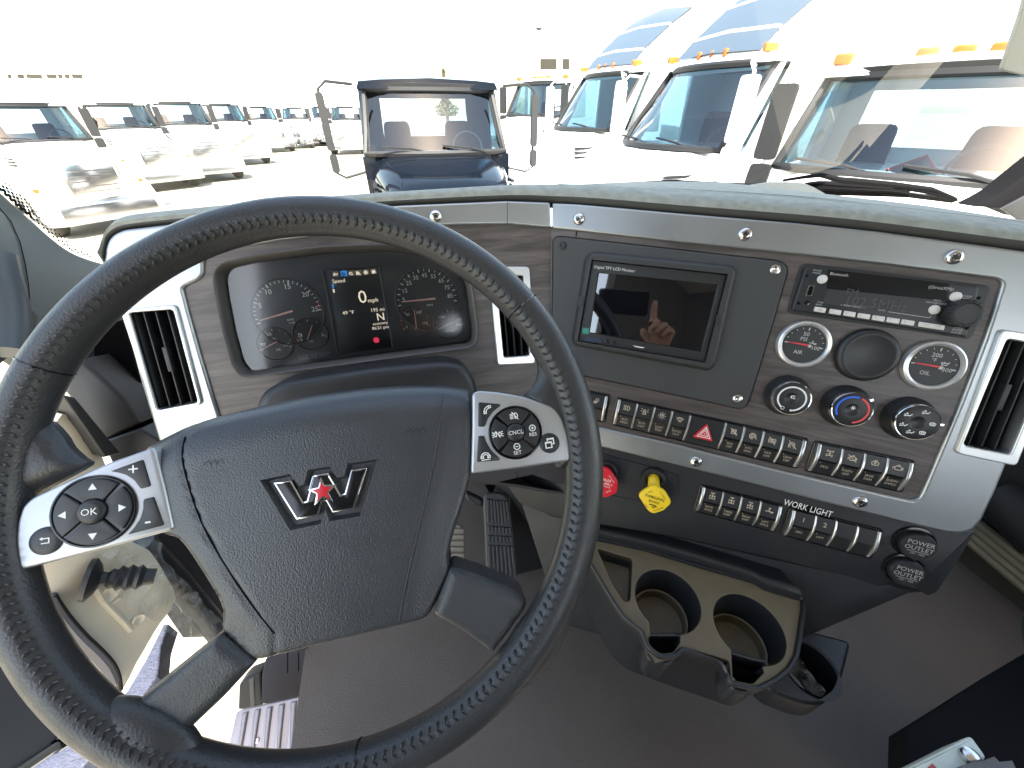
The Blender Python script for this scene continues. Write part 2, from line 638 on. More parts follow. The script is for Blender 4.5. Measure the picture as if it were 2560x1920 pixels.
AX = lambda y, h=.35: [[(-.55, y + h), (-.55, y - h)], [(.55, y + h), (.55, y - h)], [(-.55, y), (.55, y)]]
ICONS = {
    'beam': [arc_(.1, 0, .6, -90, 90) + [(.1, .6)], [(.1, -.6), (.1, .6)]] + [[(-.9, k), (-.15, k)] for k in (-.5, -.17, .17, .5)],
    'beacon': [[(-.3, -.6), (-.3, .2), (-.15, .5), (.15, .5), (.3, .2), (.3, -.6)], [(-.5, -.65), (.5, -.65)], [(-.6, .5), (-.9, .75)], [(.6, .5), (.9, .75)], [(-.6, .1), (-.95, .1)], [(.6, .1), (.95, .1)], [(0, -.4), (0, .2)]],
    'bulb': [ring_(0, 0, .42)] + [[(.62 * math.cos(R_(a)), .62 * math.sin(R_(a))), (.95 * math.cos(R_(a)), .95 * math.sin(R_(a)))] for a in range(0, 360, 45)] + [[(-.15, -.1), (0, .15), (.15, -.1)]],
    'rock': [[(-.9, .25), (.9, .25)], [(-.5, .5), (.5, .5)], [(-.6, 0), (-.3, -.25), (.3, -.25), (.6, 0)], [(-.2, -.5), (.4, -.5)]],
    'lamp': [ring_(.2, .25, .38), [(-.8, -.6), (-.2, .0)], [(-.6, -.7), (0, -.15)], [(-.3, -.8), (.2, -.2)], [(-.1, -.7), (.4, -.1)]],
    'spring': [['c', (-.45, .5), (.45, .5), (.45, -.5), (-.45, -.5)], [(-.45, .2), (.45, .2)], [(-.45, -.1), (.45, -.1)], [(-.8, .7), (.8, -.8)], [(.55, -.3), (.8, -.5)]],
    'spin': [ring_(0, 0, .36), arc_(0, 0, .68, -30, 280), [(.6, -.35), (.95, -.55)], [(-.1, 0), (.1, 0)], [(0, .1), (0, -.1)]],
    'park': [ring_(0, 0, .45), arc_(0, 0, .75, 130, 230), arc_(0, 0, .75, -50, 50), [(-.75, .85), (.75, -.85)], [(-.15, -.2), (-.15, .25), (.15, .2), (-.1, 0)]],
    'steer': [[(-.3, -.7), (-.6, .2), (-.2, .6), (.3, .5), (.5, -.1), (.3, -.7)], [(-.2, .1), (.2, .2)], [(-.1, -.2), (.3, -.1)], [(-.9, .9), (.9, -.8)], [(-.7, .3), (-.7, -.7)]],
    'axle2': AX(.55, .25) + AX(-.45, .3) + [[(0, .55), (0, -.45)], [(.1, .2), (.1, -.2)], [(-.25, .05), (.25, .05)]],
    'engoff': [['c', (-.6, .1), (-.3, .4), (.3, .4), (.6, .1), (.6, -.3), (.2, -.5), (-.4, -.5)], [(-.9, .7), (.9, -.8)], [(-.2, .6), (.3, .6)], [(.75, .2), (.75, -.4)], [(-.8, .1), (-.8, -.4)]],
    'engine': [['c', (-.65, .05), (-.35, .4), (.3, .4), (.65, .15), (.65, -.3), (.2, -.45), (-.45, -.45)], [(-.2, .6), (.3, .6)], [(.85, .25), (.85, -.35)], [(-.9, .15), (-.9, -.35)]],
    'engfan': [['c', (-.65, .05), (-.35, .4), (.3, .4), (.65, .15), (.65, -.3), (.2, -.45), (-.45, -.45)], [(-.2, .6), (.3, .6)], [(-.2, -.2), (.2, .2)], [(.2, -.2), (-.2, .2)]],
    'axle3': [[(-.35, .8), (.35, .8)], [(-.35, .95), (-.35, .65)], [(.35, .95), (.35, .65)], [(0, .8), (0, -.7)]] + AX(.0, .25) + AX(-.6, .25) + [[(-.2, .3), (.2, .3)]],
    'axle3b': [[(-.35, .8), (.35, .8)], [(-.35, .95), (-.35, .65)], [(.35, .95), (.35, .65)], [(0, .8), (0, -.7)]] + AX(.05, .25) + AX(-.55, .25) + [ring_(0, .05, .16, 8), ring_(0, -.55, .16, 8)],
    'lift': [[(-.9, -.2), (.9, -.2)], [(0, .2), (0, .7)], [(-.2, .45), (0, .7), (.2, .45)], [(-.3, .1), (.2, -.1)], [(.3, -.45), (.8, -.35)]],
    'fog': [arc_(.2, 0, .55, -90, 90) + [(.2, .55)], [(.2, -.55), (.2, .55)], [(-.3, .8), (.8, -.8)]] + [[(-.75, k - .08), (-.1, k)] for k in (-.42, -.14, .14, .42)],
    'marker': [arc_(-.25, 0, .38, 90, 270), arc_(.25, 0, .38, -90, 90), [(-.3, .6), (.4, -.6)], [(-.25, -.38), (-.25, .38)], [(.25, -.38), (.25, .38)], [(-.7, .0), (-.98, .0)], [(-.65, .3), (-.95, .45)], [(-.65, -.3), (-.95, -.45)], [(.7, 0), (.98, 0)], [(.65, .3), (.95, .45)], [(.65, -.3), (.95, -.45)]],
    'plus_ring': [ring_(0, 0, .8), [(-.4, 0), (.4, 0)], [(0, -.4), (0, .4)]],
    'minus_ring': [ring_(0, 0, .8), [(-.4, 0), (.4, 0)]],
    'phone': [arc_(.45, -.5, 1.05, 95, 175), arc_(.45, -.5, .65, 95, 175), ['c', (.3, .6), (.75, .62), (.75, .25), (.4, .12)], ['c', (-.65, -.4), (-.2, -.42), (-.25, -.8), (-.65, -.8)]],
    'hang': [arc_(0, -.35, .85, 10, 170), arc_(0, -.35, .5, 10, 170), ['c', (-.9, -.2), (-.45, -.2), (-.4, -.5), (-.9, -.5)], ['c', (.9, -.2), (.45, -.2), (.4, -.5), (.9, -.5)], [(-.85, -.85), (.85, -.85)]],
    'pages': [['c', (-.75, .2), (.3, .2), (.3, -.8), (-.75, -.8)], [(-.35, .35), (-.35, .8), (.75, .8), (.75, -.2), (.45, -.2)], [(-.35, .7), (.75, .7)], [(-.75, .1), (.3, .1)]],
    'back': [[(-.5, .45), (.6, .45), (.6, -.35), (-.5, -.35)], [(-.3, .65), (-.6, .45), (-.3, .25)]],
    'recirc': [[(.6, .5), (-.2, .5)] + arc_(-.2, .1, .4, 90, 270) + [(.6, -.3)], [(.35, -.05), (.65, -.3), (.35, -.55)]],
    'snow': [[(.8 * math.cos(R_(a)), .8 * math.sin(R_(a))), (-.8 * math.cos(R_(a)), -.8 * math.sin(R_(a)))] for a in (0, 60, 120)] + [ring_(0, 0, .35, 6)],
    'fan': [[(-.6, -.2), (.0, .0), (-.2, .6)], [(.6, .2), (0, 0), (.2, -.6)], [(-.2, -.6), (0, 0), (-.6, .3)], [(.2, .6), (0, 0), (.6, -.3)]],
    'face': [[(-.1, .6), (-.1, .5)], [(-.4, -.2), (.0, .1), (.4, -.1), (.9, .5)], [(-.9, .3), (-.5, .15)], [(-.9, -.2), (-.4, -.2)], ring_(-.3, .55, .12, 6)],
    'scr': [arc_(0, -.6, 1.1, 50, 130) + [(-.5, -.3), (.5, -.3), (.7, .25)], [(-.2, -.1), (-.1, .3)], [(.15, -.1), (.25, .3)]],
    'oilcan': [['c', (-.5, .1), (.3, .1), (.9, .35), (.5, -.4), (-.5, -.4)], [(-.5, .0), (-.8, .3)], [(-.2, .1), (-.2, .35), (.1, .35)]],
    'boost': [[(-.9, 0), (.9, 0)], [(-.1, 0), (-.1, .5)], [(.2, -.25), (.9, -.25)], [(-.3, .5), (.1, .5)]],
    'pump': [['c', (-.5, .6), (.1, .6), (.1, -.6), (-.5, -.6)], [(.1, .2), (.4, .2), (.4, -.4), (.6, -.4), (.6, .3), (.35, .6)], [(-.4, .35), (0, .35)]],
}


def mesh_obj(name, mb, m, smooth=40):
    me = bpy.data.meshes.new(name)
    me.from_pydata(mb.v, [], mb.f)
    me.update()
    if m is not None:
        me.materials.append(m)
    if smooth:
        me.shade_smooth()
        me.set_sharp_from_angle(angle=R_(smooth))
    o = bpy.data.objects.new(name, me)
    COL.objects.link(o)
    return o


def tag(o, label=None, cat=None, group=None, kind=None):
    if label:
        o['label'] = label
    if cat:
        o['category'] = cat
    if group:
        o['group'] = group
    if kind:
        o['kind'] = kind
    return o


class Thing:
    """an Empty at the thing's base on a frame; parts are given in the frame's own coordinates"""
    def __init__(s, name, label, cat, fr=None, c=(0, 0, 0), group=None, kind=None, rot=0.0):
        s.o = bpy.data.objects.new(name, None)
        s.o.empty_display_size = .02
        COL.objects.link(s.o)
        s.c = Vector(c if len(c) == 3 else (c[0], c[1], 0))
        s.fr = fr
        s.o.matrix_world = (fr.M if fr else Matrix.Identity(4)) @ Matrix.Translation(s.c) @ Matrix.Rotation(rot, 4, 'Z')
        s.inv = Matrix.Rotation(-rot, 4, 'Z') @ Matrix.Translation(-s.c)
        tag(s.o, label, cat, group, kind)

    def part(s, name, mb, m, parent=None, smooth=40, label=None, kind=None, local=False):
        if not local:
            mb.v = [tuple(s.inv @ Vector(v)) for v in mb.v]
        o = mesh_obj(name, mb, m, smooth)
        o.parent = parent or s.o
        tag(o, label, kind=kind)
        return o


def single(name, mb, m, label=None, cat=None, fr=None, group=None, kind=None, smooth=40):
    """a thing that is one mesh, given in the frame's coordinates"""
    o = mesh_obj(name, mb, m, smooth)
    if fr:
        o.matrix_world = fr.M
    return tag(o, label, cat, group, kind)


def copy_tree(o, parent=None):
    c = o.copy()
    COL.objects.link(c)
    c.parent = parent
    for ch in list(o.children):
        copy_tree(ch, c)
    return c


def inside(poly, x, y):
    r, j = False, len(poly) - 1
    for i in range(len(poly)):
        xi, yi = poly[i][0], poly[i][1]
        xj, yj = poly[j][0], poly[j][1]
        if (yi > y) != (yj > y) and x < (xj - xi) * (y - yi) / (yj - yi) + xi:
            r = not r
        j = i
    return r


def dist_poly(poly, x, y):
    p, best = Vector((x, y)), 9.0
    for i in range(len(poly)):
        a, b = Vector(poly[i]), Vector(poly[(i + 1) % len(poly)])
        ab = b - a
        t = max(0, min(1, (p - a).dot(ab) / max(1e-12, ab.length_squared)))
        best = min(best, (a + ab * t - p).length)
    return best


def dens(p, step):
    out = []
    for i in range(len(p)):
        a, b = Vector(p[i]), Vector(p[(i + 1) % len(p)])
        n = max(1, int((b - a).length / step))
        out += [tuple(a.lerp(b, k / n)) for k in range(n)]
    return out


def surface(outer, step, hf, loops=(), zb=None, ring=None):
    """height field over a polygon (and constrained loops), with a skirt down to zb"""
    ou = dens(ccw(outer), step)
    pts, edges = [Vector(p) for p in ou], [(i, (i + 1) % len(ou)) for i in range(len(ou))]
    for lp in loops:
        lp = dens(lp, step)
        k = len(pts)
        pts += [Vector(p) for p in lp]
        edges += [(k + i, k + (i + 1) % len(lp)) for i in range(len(lp))]
    for d in (ring or []):
        for q in offset(ou, d):
            if inside(ou, *q) and dist_poly(ou, *q) > d * .8:
                pts.append(Vector(q))
    xs, ys = [p[0] for p in ou], [p[1] for p in ou]
    y, row = min(ys), 0
    while y < max(ys):
        x = min(xs) + (step / 2 if row % 2 else 0)
        while x < max(xs):
            if inside(ou, x, y) and dist_poly(ou, x, y) > step * .45 and all(dist_poly(l, x, y) > step * .3 for l in loops):
                pts.append(Vector((x, y)))
            x += step
        y += step * .87
        row += 1
    res = geometry.delaunay_2d_cdt(pts, edges, [], 1, 1e-6)
    vs, fs = res[0], res[2]
    mb = MB()
    mb.add([(v.x, v.y, hf(v.x, v.y)) for v in vs], [tuple(f) if (vs[f[1]] - vs[f[0]]).cross(vs[f[2]] - vs[f[0]]) > 0 else tuple(f)[::-1] for f in fs])
    if zb is not None:
        top = [(x, y, hf(x, y)) for x, y in ou]
        mb.rings([[(x, y, zb) for x, y in ou], top], False, False)
    return mb


def sstep(a, b, x):
    t = max(0.0, min(1.0, (x - a) / (b - a)))
    return t * t * (3 - 2 * t)
# ================================================================ steering wheel
W = WHEEL
wheel = Thing('steering_wheel', 'black leather steering wheel with silver button pods in front of the gauges', 'steering wheel', W)
HR, HT = .21, .0154
mb = MB()
N, K = 168, 18
rs = []
for i in range(N):
    a = 2 * math.pi * i / N
    rs.append([((HR + HT * math.cos(2 * math.pi * k / K)) * math.cos(a), (HR + HT * math.cos(2 * math.pi * k / K)) * math.sin(a), HT * 1.0 * math.sin(2 * math.pi * k / K)) for k in range(K)])
rs.append(rs[0])
mb.rings([r[::-1] for r in rs], False, False)


def on_rim(a, t, k=1.0):
    return ((HR + HT * k * math.cos(t)) * math.cos(a), (HR + HT * k * math.cos(t)) * math.sin(a), HT * k * math.sin(t))


# leather flares that grow from the rim to the pods and lower spokes
flare = lambda *pts: W.P(list(pts))
flares = [
    flare((1330, 860), (1349, 905), (1346, 945), (1330, 973), (1316, 981), (1318, 1000), (1350, 1040), (1390, 1120), (1395, 1165), (1412, 1172), (1440, 1150), (1450, 1020), (1430, 930), (1390, 860)),
    flare((128, 1085), (150, 1120), (180, 1148), (195, 1166), (110, 1213), (70, 1238), (44, 1265), (34, 1310), (31, 1360), (36, 1400), (42, 1436), (10, 1440), (-30, 1250), (20, 1120), (80, 1050)),
]
for p in flares:
    p = smooth_loop(ccw(p), 3)
    f = surface(p, .007, lambda x, y, p=p: .0115 * math.sqrt(max(0, 1 - (1 - min(1, dist_poly(p, x, y) / .016)) ** 2)) - .0065, zb=-.012, ring=(.0025, .006))
    mb.add(f.v, f.f)
for px, a0 in (((1318, 1590), 0), ((385, 1815), 0)):
    x, y = W.L(px)
    a = math.atan2(y, x)
    bl = MB().ball((0, 0, 0), (.019, .042, .0132), 28, 14)
    rr_ = math.hypot(x, y) + .008
    mb.add([(rr_ * math.cos(a) + p[0] * math.cos(a) - p[1] * math.sin(a), rr_ * math.sin(a) + p[0] * math.sin(a) + p[1] * math.cos(a), p[2] - .001) for p in bl.v], bl.f)
rim = wheel.part('rim', mb, M_LEATHER, smooth=60)
# seams where the leather panels meet
for px in ((38, 885), (1342, 739), (893, 1850)):
    x, y = W.L(px)
    a = math.atan2(y, x)
    wheel.part('seam', MB().tube([on_rim(a, 2 * math.pi * k / 28, 1.004) for k in range(28)], .0007, 5, True), M_GLOSS, rim)
# cross stitching round the inner front of the rim: too many to count
st = MB()
n = 190
for i in range(n):
    a = 2 * math.pi * i / n
    skip = False
    for t, sg in ((R_(118), 1), (R_(134), -1)):
        c0 = Vector(on_rim(a - .006 * sg, t + .10, 1.01))
        c1 = Vector(on_rim(a + .006 * sg, t - .12, 1.03))
        c2 = (c0 + c1) / 2 + Vector(on_rim(a, t, 1.05)) - Vector(on_rim(a, t, .98))
        st.tube([c0, c2, c1], [.0006, .00105, .0006], 5)
wheel.part('stitching', st, M_STITCH, rim, kind='stuff')

# hub
HH = -.003
hubpx = d2((130, 455), (150, 432), (200, 410), (330, 350), (530, 283), (730, 236), (1000, 180), (1250, 146), (1500, 129), (1700, 131), (1812, 150), (1822, 300), (1822, 450), (1816, 600),
           (1795, 690), (1762, 800), (1728, 900), (1704, 1000), (1700, 1060), (1712, 1100), (1668, 1190), (1612, 1312), (1580, 1345), (1300, 1410), (1000, 1482), (720, 1555), (668, 1545), (600, 1480), (522, 1402), (522, 1370),
           (530, 1330), (520, 1260), (470, 1170), (400, 1060), (340, 970), (295, 925), (250, 905), (222, 890), (190, 760), (150, 600), (124, 490))
hub = rnd([W.L(q, HH - (.025 if i <= 10 else (.006 if i >= len(hubpx) - 5 or i in (11, 12, 13) else .003))) for i, q in enumerate(hubpx)], .003, 2)
crL = smooth_loop(W.P(d2((303, 400), (335, 580), (420, 840), (560, 1090), (690, 1280), (800, 1420)), HH), 4, False)
crR = smooth_loop(W.P(d2((1672, 170), (1650, 400), (1590, 700), (1530, 950), (1470, 1220), (1450, 1350)), HH), 4, False)
WO = W.P(e1((275, 555), (685, 470), (815, 635), (880, 615), (940, 410), (1235, 365), (1340, 520), (1440, 500), (1490, 320), (1900, 265), (1660, 1055), (1240, 1125), (1175, 960), (1115, 1160), (690, 1250)), HH)
WO = ccw(WO)
WI = offset(WO, .0022)


def crease_x(cr, y):
    for i in range(len(cr) - 1):
        a, b = cr[i], cr[i + 1]
        if min(a[1], b[1]) <= y <= max(a[1], b[1]):
            return a[0] + (b[0] - a[0]) * (y - a[1]) / (b[1] - a[1] + 1e-9)
    return cr[0][0] if y > cr[0][1] else cr[-1][0]


top_y = max(p[1] for p in hub)
topline = smooth_loop(W.P(d2((130, 455), (330, 350), (530, 283), (730, 236), (1000, 180), (1250, 146), (1500, 129), (1700, 131), (1830, 152)), HH - .025), 3, False)


def top_of(x):
    for i in range(len(topline) - 1):
        a, b = topline[i], topline[i + 1]
        if a[0] <= x <= b[0]:
            return a[1] + (b[1] - a[1]) * (x - a[0]) / (b[0] - a[0])
    return topline[0][1] if x < topline[0][0] else topline[-1][1]


def hub_h(x, y):
    d = dist_poly(hub, x, y)
    r = .004
    e = 1 - min(1, d / r)
    h = HH - r * .9 * (1 - math.sqrt(max(0, 1 - e * e)))
    dt = top_of(x) - y
    e = 1 - max(0, min(1, dt / .034))
    h -= .030 * (1 - math.sqrt(1 - min(e, .985) ** 2))
    xl, xr = crease_x(crL, y), crease_x(crR, y)
    h -= .002 * sstep(0, .030, xl - x) + .003 * sstep(0, .030, x - xr)
    for xc in (xl, xr):
        h -= .0011 * math.exp(-((x - xc) / .0012) ** 2)
    if inside(WO, x, y) and dist_poly(WO, x, y) > 1e-5:
        h -= .0055 * min(1, dist_poly(WO, x, y) / .0021)
    return h


hubm = surface(hub, .0034, hub_h, [WO, WI, offset(WO, -.0008)], zb=HH - .045, ring=(.0012, .0028))
hubo = wheel.part('hub', hubm, M_HUB, smooth=50)
for cr, nm in ((crL, M_DARK), (crR, M_STITCH)):
    q = [(x, y, hub_h(x, y) + .0008) for x, y in cr if inside(hub, x, y)]
    wheel.part('hub_crease', MB().tube(q, .0006, 5), nm, hubo)
# badge
EM = ccw(W.P(e1((450, 592), (700, 562), (865, 862), (915, 842), (1005, 492), (1215, 457), (1385, 762), (1440, 738), (1530, 417), (1755, 387), (1570, 958), (1270, 1008), (1187, 850), (1130, 855), (1072, 1048), (770, 1108)), HH))
badge = wheel.part('badge', MB().prism(EM, HH - .0058, HH - .0008, .0006), M_CHROME)
wheel.part('badge_inlay', MB().prism(offset(EM, .0012), HH - .001, HH - .0005, .0002), M_GLOSS, badge)
STC = ccw(W.P(e1((1115, 510), (1168, 622), (1340, 610), (1222, 722), (1290, 852), (1140, 802), (1028, 908), (1058, 745), (930, 688), (1085, 652)), HH))
STR = ccw(W.P(e1((1128, 588), (1165, 640), (1272, 645), (1212, 722), (1243, 806), (1140, 772), (1075, 842), (1068, 735), (1000, 695), (1092, 665)), HH))
wheel.part('badge_star', MB().prism(STC, HH - .001, HH + .0004, .0004), M_CHROME, badge)
wheel.part('badge_star', MB().prism(STR, HH - .0002, HH + .0008, .0003), M_RED, badge)
ridge = MB()
for a, b in (((1010, 505), (960, 690)), ((1225, 500), (1300, 620))):
    p, q = W.P(e1(a, b), HH)
    ridge.tube([(p[0], p[1], HH), (q[0], q[1], HH)], .0004, 5)
wheel.part('badge_ridge', ridge, M_CHROME, badge)
# embossed airbag marks
am = MB()
for cpx, an in (((430, 545), .25), ((1480, 380), .05)):
    p = W.P(d2(cpx, (cpx[0] + 100, cpx[1] - 12)), HH)
    for k in range(3):
        x = p[0][0] + (p[1][0] - p[0][0]) * k / 3
        y = p[0][1] + (p[1][1] - p[0][1]) * k / 3
        am.stroke([(q[0], q[1]) for q in [(x, y), (x + .004, y + .003), (x + .006, y - .001)]], .0006, HH + .0004)
wheel.part('airbag_mark', am, M_BLACK, hubo)

# lower spokes
for pxs in (d1((1105, 985), (1288, 1128), (1120, 1310), (930, 1490), (905, 1515), (868, 1522), (790, 1470), (705, 1425), (688, 1390), (690, 1340), (702, 1308), (900, 1150)),
            [(1127, 1418), (1200, 1441), (1289, 1477), (1316, 1498), (1316, 1520), (1275, 1578), (1236, 1630), (1222, 1628), (1180, 1595), (1140, 1568), (1082, 1536)]):
    p = rnd(W.P(pxs, HH), .004, 3)
    wheel.part('spoke', surface(p, .006, lambda x, y, p=p: HH + .004 - .007 * (1 - math.sqrt(max(0, 1 - (1 - min(1, dist_poly(p, x, y) / .007)) ** 2))), zb=HH - .03, ring=(.0015, .004, .008)), M_SPOKE, smooth=50)

# button pods
PH = .007


def sector(cx, cy, r0, r1, a0, a1, n=8):
    return [(cx + r1 * math.cos(a0 + (a1 - a0) * k / n), cy + r1 * math.sin(a0 + (a1 - a0) * k / n)) for k in range(n + 1)] + \
           [(cx + r0 * math.cos(a1 + (a0 - a1) * k / n), cy + r0 * math.sin(a1 + (a0 - a1) * k / n)) for k in range(n + 1)]


def pod(outline, dial, btn, side, others, texts, label, rot):
    p = rnd(W.P(outline, PH), .003, 3)
    (cx, cy) = W.L(dial[0], PH)
    l, r = W.L(dial[1], PH), W.L(dial[2], PH)
    R = math.dist(l, r) / 2
    cx, cy = (l[0] + r[0]) / 2, (l[1] + r[1]) / 2 if dial[3] else cy
    holes = [circle(cx, cy, R, 48)]
    pod_o = wheel.part('button_pod', MB().prism(p, PH - .03, PH, .0022, 3), M_POD, label=label)
    wheel.part('dial_ring', MB().lathe([(R, PH), (R * 1.0, PH + .0012), (R * .955, PH + .0014), (R * .93, PH + .0004), (.0001, PH + .0003)], cx, cy, 56), M_GLOSS, pod_o)
    for k in range(4):
        a = rot + k * math.pi / 2
        g = .075
        pl = sector(cx, cy, R * .34, R * .90, a - math.pi / 4 + g, a + math.pi / 4 - g, 12)
        # narrow the gap towards the middle so that it stays parallel
        wheel.part('dial_button', MB().prism(pl, PH, PH + .0022, .0008, 3), M_BTN, pod_o)
    wheel.part('dial_button', MB().lathe([(R * .33, PH), (R * .33, PH + .0034), (R * .31, PH + .0040), (R * .2, PH + .0046), (.0001, PH + .0048)], cx, cy, 40), M_BTN, pod_o)
    sx, sy = W.L(side[0], PH)
    sr = math.dist(W.L(side[1], PH), W.L(side[2], PH)) / 2
    wheel.part('round_button', MB().lathe([(sr, PH - .001), (sr, PH + .0006), (sr * .95, PH + .0010), (sr * .5, PH + .0013), (.0001, PH + .0013)], sx, sy, 40), M_BTN, pod_o)
    for o in others:
        wheel.part('corner_button', MB().prism(rnd(W.P(o, PH), .0012, 2), PH - .001, PH + .0008, .0006, 2), M_BTN, pod_o)
    t = MB()
    texts(t, cx, cy, R, sx, sy, sr)
    wheel.part('lettering', t, M_WHITE, pod_o)
    # the pods slope from the rim down to the hub
    xr = [v[0] for v in p]
    x_in, x_out = (min(xr), max(xr)) if cx > 0 else (max(xr), min(xr))
    for ob in [pod_o] + list(pod_o.children):
        for v in ob.data.vertices:
            f = max(0, min(1, (v.co.x - x_out) / (x_in - x_out)))
            v.co.z -= .010 * f
        ob.data.update()
    return cx, cy, R


def tR(t, cx, cy, R, sx, sy, sr):
    z, a = PH + .0023, R_(3)
    t.text('CNCL', cx, cy, .0045, PH + .0050, a)
    t.icon('fog', cx, cy + R * .62, .0042, z, a, .15)
    t.icon('marker', cx - R * .66, cy, .0046, z, a, .15)
    t.icon('plus_ring', cx + R * .64, cy + R * .10, .0030, z, a, .22)
    t.text('RES', cx + R * .64, cy - R * .14, .0040, z, a)
    t.icon('minus_ring', cx, cy - R * .52, .0030, z, a, .22)
    t.text('SET', cx, cy - R * .75, .0042, z, a)
    t.icon('pages', sx, sy, sr * .55, PH + .0015, a, .2)
    q = W.P(e3((450, 480)) if False else e2((455, 478), (430, 1262)), PH)
    t.icon('phone', q[0][0], q[0][1], .0042, PH + .0010, a, .17)
    t.icon('hang', q[1][0], q[1][1], .0042, PH + .0010, a, .17)


def tL(t, cx, cy, R, sx, sy, sr):
    z = PH + .0023
    a0 = R_(0)
    t.text('OK', cx, cy, .0066, PH + .0050, a0)
    for k in range(4):
        a = R_(90) * k + a0
        x, y = cx + R * .66 * math.cos(a), cy + R * .66 * math.sin(a)
        s = .0030
        t.flat([(x + s * math.cos(a + b), y + s * math.sin(a + b)) for b in (0, 2.1, -2.1)], z)
    t.icon('back', sx, sy, sr * .42, PH + .0015, a0, .18)
    q = W.P(d1b((1485, 130), (1650, 750)), PH)
    t.text('+', q[0][0], q[0][1], .012, PH + .0010, a0)
    t.text('-', q[1][0], q[1][1], .014, PH + .0010, a0)


pod(e2((205, 215), (300, 160), (600, 185), (900, 235), (1150, 290), (1400, 385), (1540, 440), (1620, 510), (1705, 650), (1785, 880), (1825, 1100), (1838, 1300), (1800, 1350), (1000, 1475), (205, 1585), (185, 1540), (205, 800)),
    (e2((924, 872))[0], e2((478, 872))[0], e2((1370, 872))[0], True), None, e2((1490, 1048), (1328, 1048), (1655, 1048)),
    [e2((312, 357), (670, 392), (688, 415), (560, 520), (470, 640), (422, 775), (306, 775)), e2((310, 930), (412, 930), (440, 1030), (520, 1170), (680, 1322), (660, 1347), (282, 1380))],
    tR, 'silver right pod with cruise control and phone buttons', math.pi / 2)
pod(d1((718, 42), (733, 62), (780, 260), (822, 462), (812, 476), (500, 560), (95, 662), (84, 600), (76, 520), (82, 420), (104, 338), (150, 292), (300, 218), (500, 122)),
    (d1b((1050, 620))[0], d1b((566, 650))[0], d1b((1528, 590))[0], True), None, d1b((520, 965), (335, 975), (705, 955)),
    [d1b((1222, 145), (1590, 2), (1680, 330), (1565, 365), (1490, 255), (1400, 190), (1300, 160)), d1b((1592, 490), (1712, 460), (1828, 812), (1412, 918), (1490, 830), (1560, 720), (1592, 600))],
    tL, 'silver left pod with OK pad and plus minus buttons', math.pi / 2)

# ================================================================ dashboard
D, S = DASH, STACK
dash = Thing('dashboard', 'wrap-around truck dashboard with grey wood veneer and screwed silver trim', 'dashboard', None, CAM)
LOC = {}


def dpart(name, mb, m, fr, parent=None, smooth=40, label=None, kind=None):
    """part of the dashboard, given in a frame's coordinates (converted to world)"""
    mb.v = [tuple(fr.M @ Vector(v)) for v in mb.v]
    return dash.part(name, mb, m, parent, smooth, label, kind)


def fpart(name, mb, m, fr, parent=None, **k):
    """same, but keeps the frame's own axes on the object so that grain follows the panel"""
    o = mesh_obj(name, mb, m, k.pop('smooth', 40))
    o.parent = parent or dash.o
    o.matrix_parent_inverse = (parent or dash.o).matrix_world.inverted() if parent is None else Matrix.Identity(4)
    if parent is None:
        o.matrix_parent_inverse = Matrix.Translation(-CAM)
        o.matrix_basis = fr.M
    tag(o, k.get('label'), kind=k.get('kind'))
    return o


# --- driver side: trim and wood
HTR = .004
trim_d_px = [(257, 660), (262, 620), (270, 598), (285, 583), (310, 573), (413, 561), (700, 533), (1003, 512), (1266, 501), (1377, 505), (1378, 571), (1270, 561), (1138, 563), (900, 578), (700, 600), (560, 625), (515, 642)] + \
    c4((1205, 490), (1205, 560), (1180, 590), (1100, 628), (1082, 645), (1122, 800), (1192, 1050), (1252, 1250), (1305, 1420), (1345, 1560)) + [(560, 1130), (410, 1140), (395, 1098), (350, 950), (308, 800), (275, 710)]
vent_l_op = D.P(c4((790, 785), (1045, 765), (1190, 1310), (955, 1355)))
vent_l_out = D.P(c4((735, 770), (1060, 737), (1216, 1322), (940, 1385)))
trim_d = rnd(D.P(trim_d_px, HTR), .004, 3)
fpart('silver_trim', MB().frame(trim_d, [rnd(vent_l_op, .004, 3)], -.02, HTR, .0034, 4), M_TRIM, D)
wood_d_px = [(500, 630), (700, 590), (900, 570), (1138, 556), (1290, 556), (1381, 565), (1381, 700), (1381, 1000), (1370, 1100), (1300, 1130), (1150, 1130), (900, 1130), (575, 1140), (545, 1040), (500, 880), (455, 725), (505, 690)]
cl_px = c5((88, 365), (98, 310), (150, 262), (400, 208), (760, 163), (1150, 150), (1450, 190), (1620, 285), (1668, 400), (1705, 680), (1698, 755), (1655, 785), (1000, 872), (305, 965), (255, 955), (205, 895), (150, 700), (105, 480))
cl_hole = rnd(D.P(cl_px), .008, 3)
vent_r_out = D.P([(1222, 667), (1322, 667), (1337, 908), (1242, 912)])
vent_r_op = D.P([(1239, 690), (1307, 690), (1322, 888), (1258, 893)])
wood_d = rnd(D.P(wood_d_px), .002, 1)
fpart('wood_panel', MB().frame(wood_d, [cl_hole, rnd(vent_r_op, .004, 3)], -.02, 0, .0006, 1), M_WOOD, D, label='grey wood veneer panel round the gauge cluster')

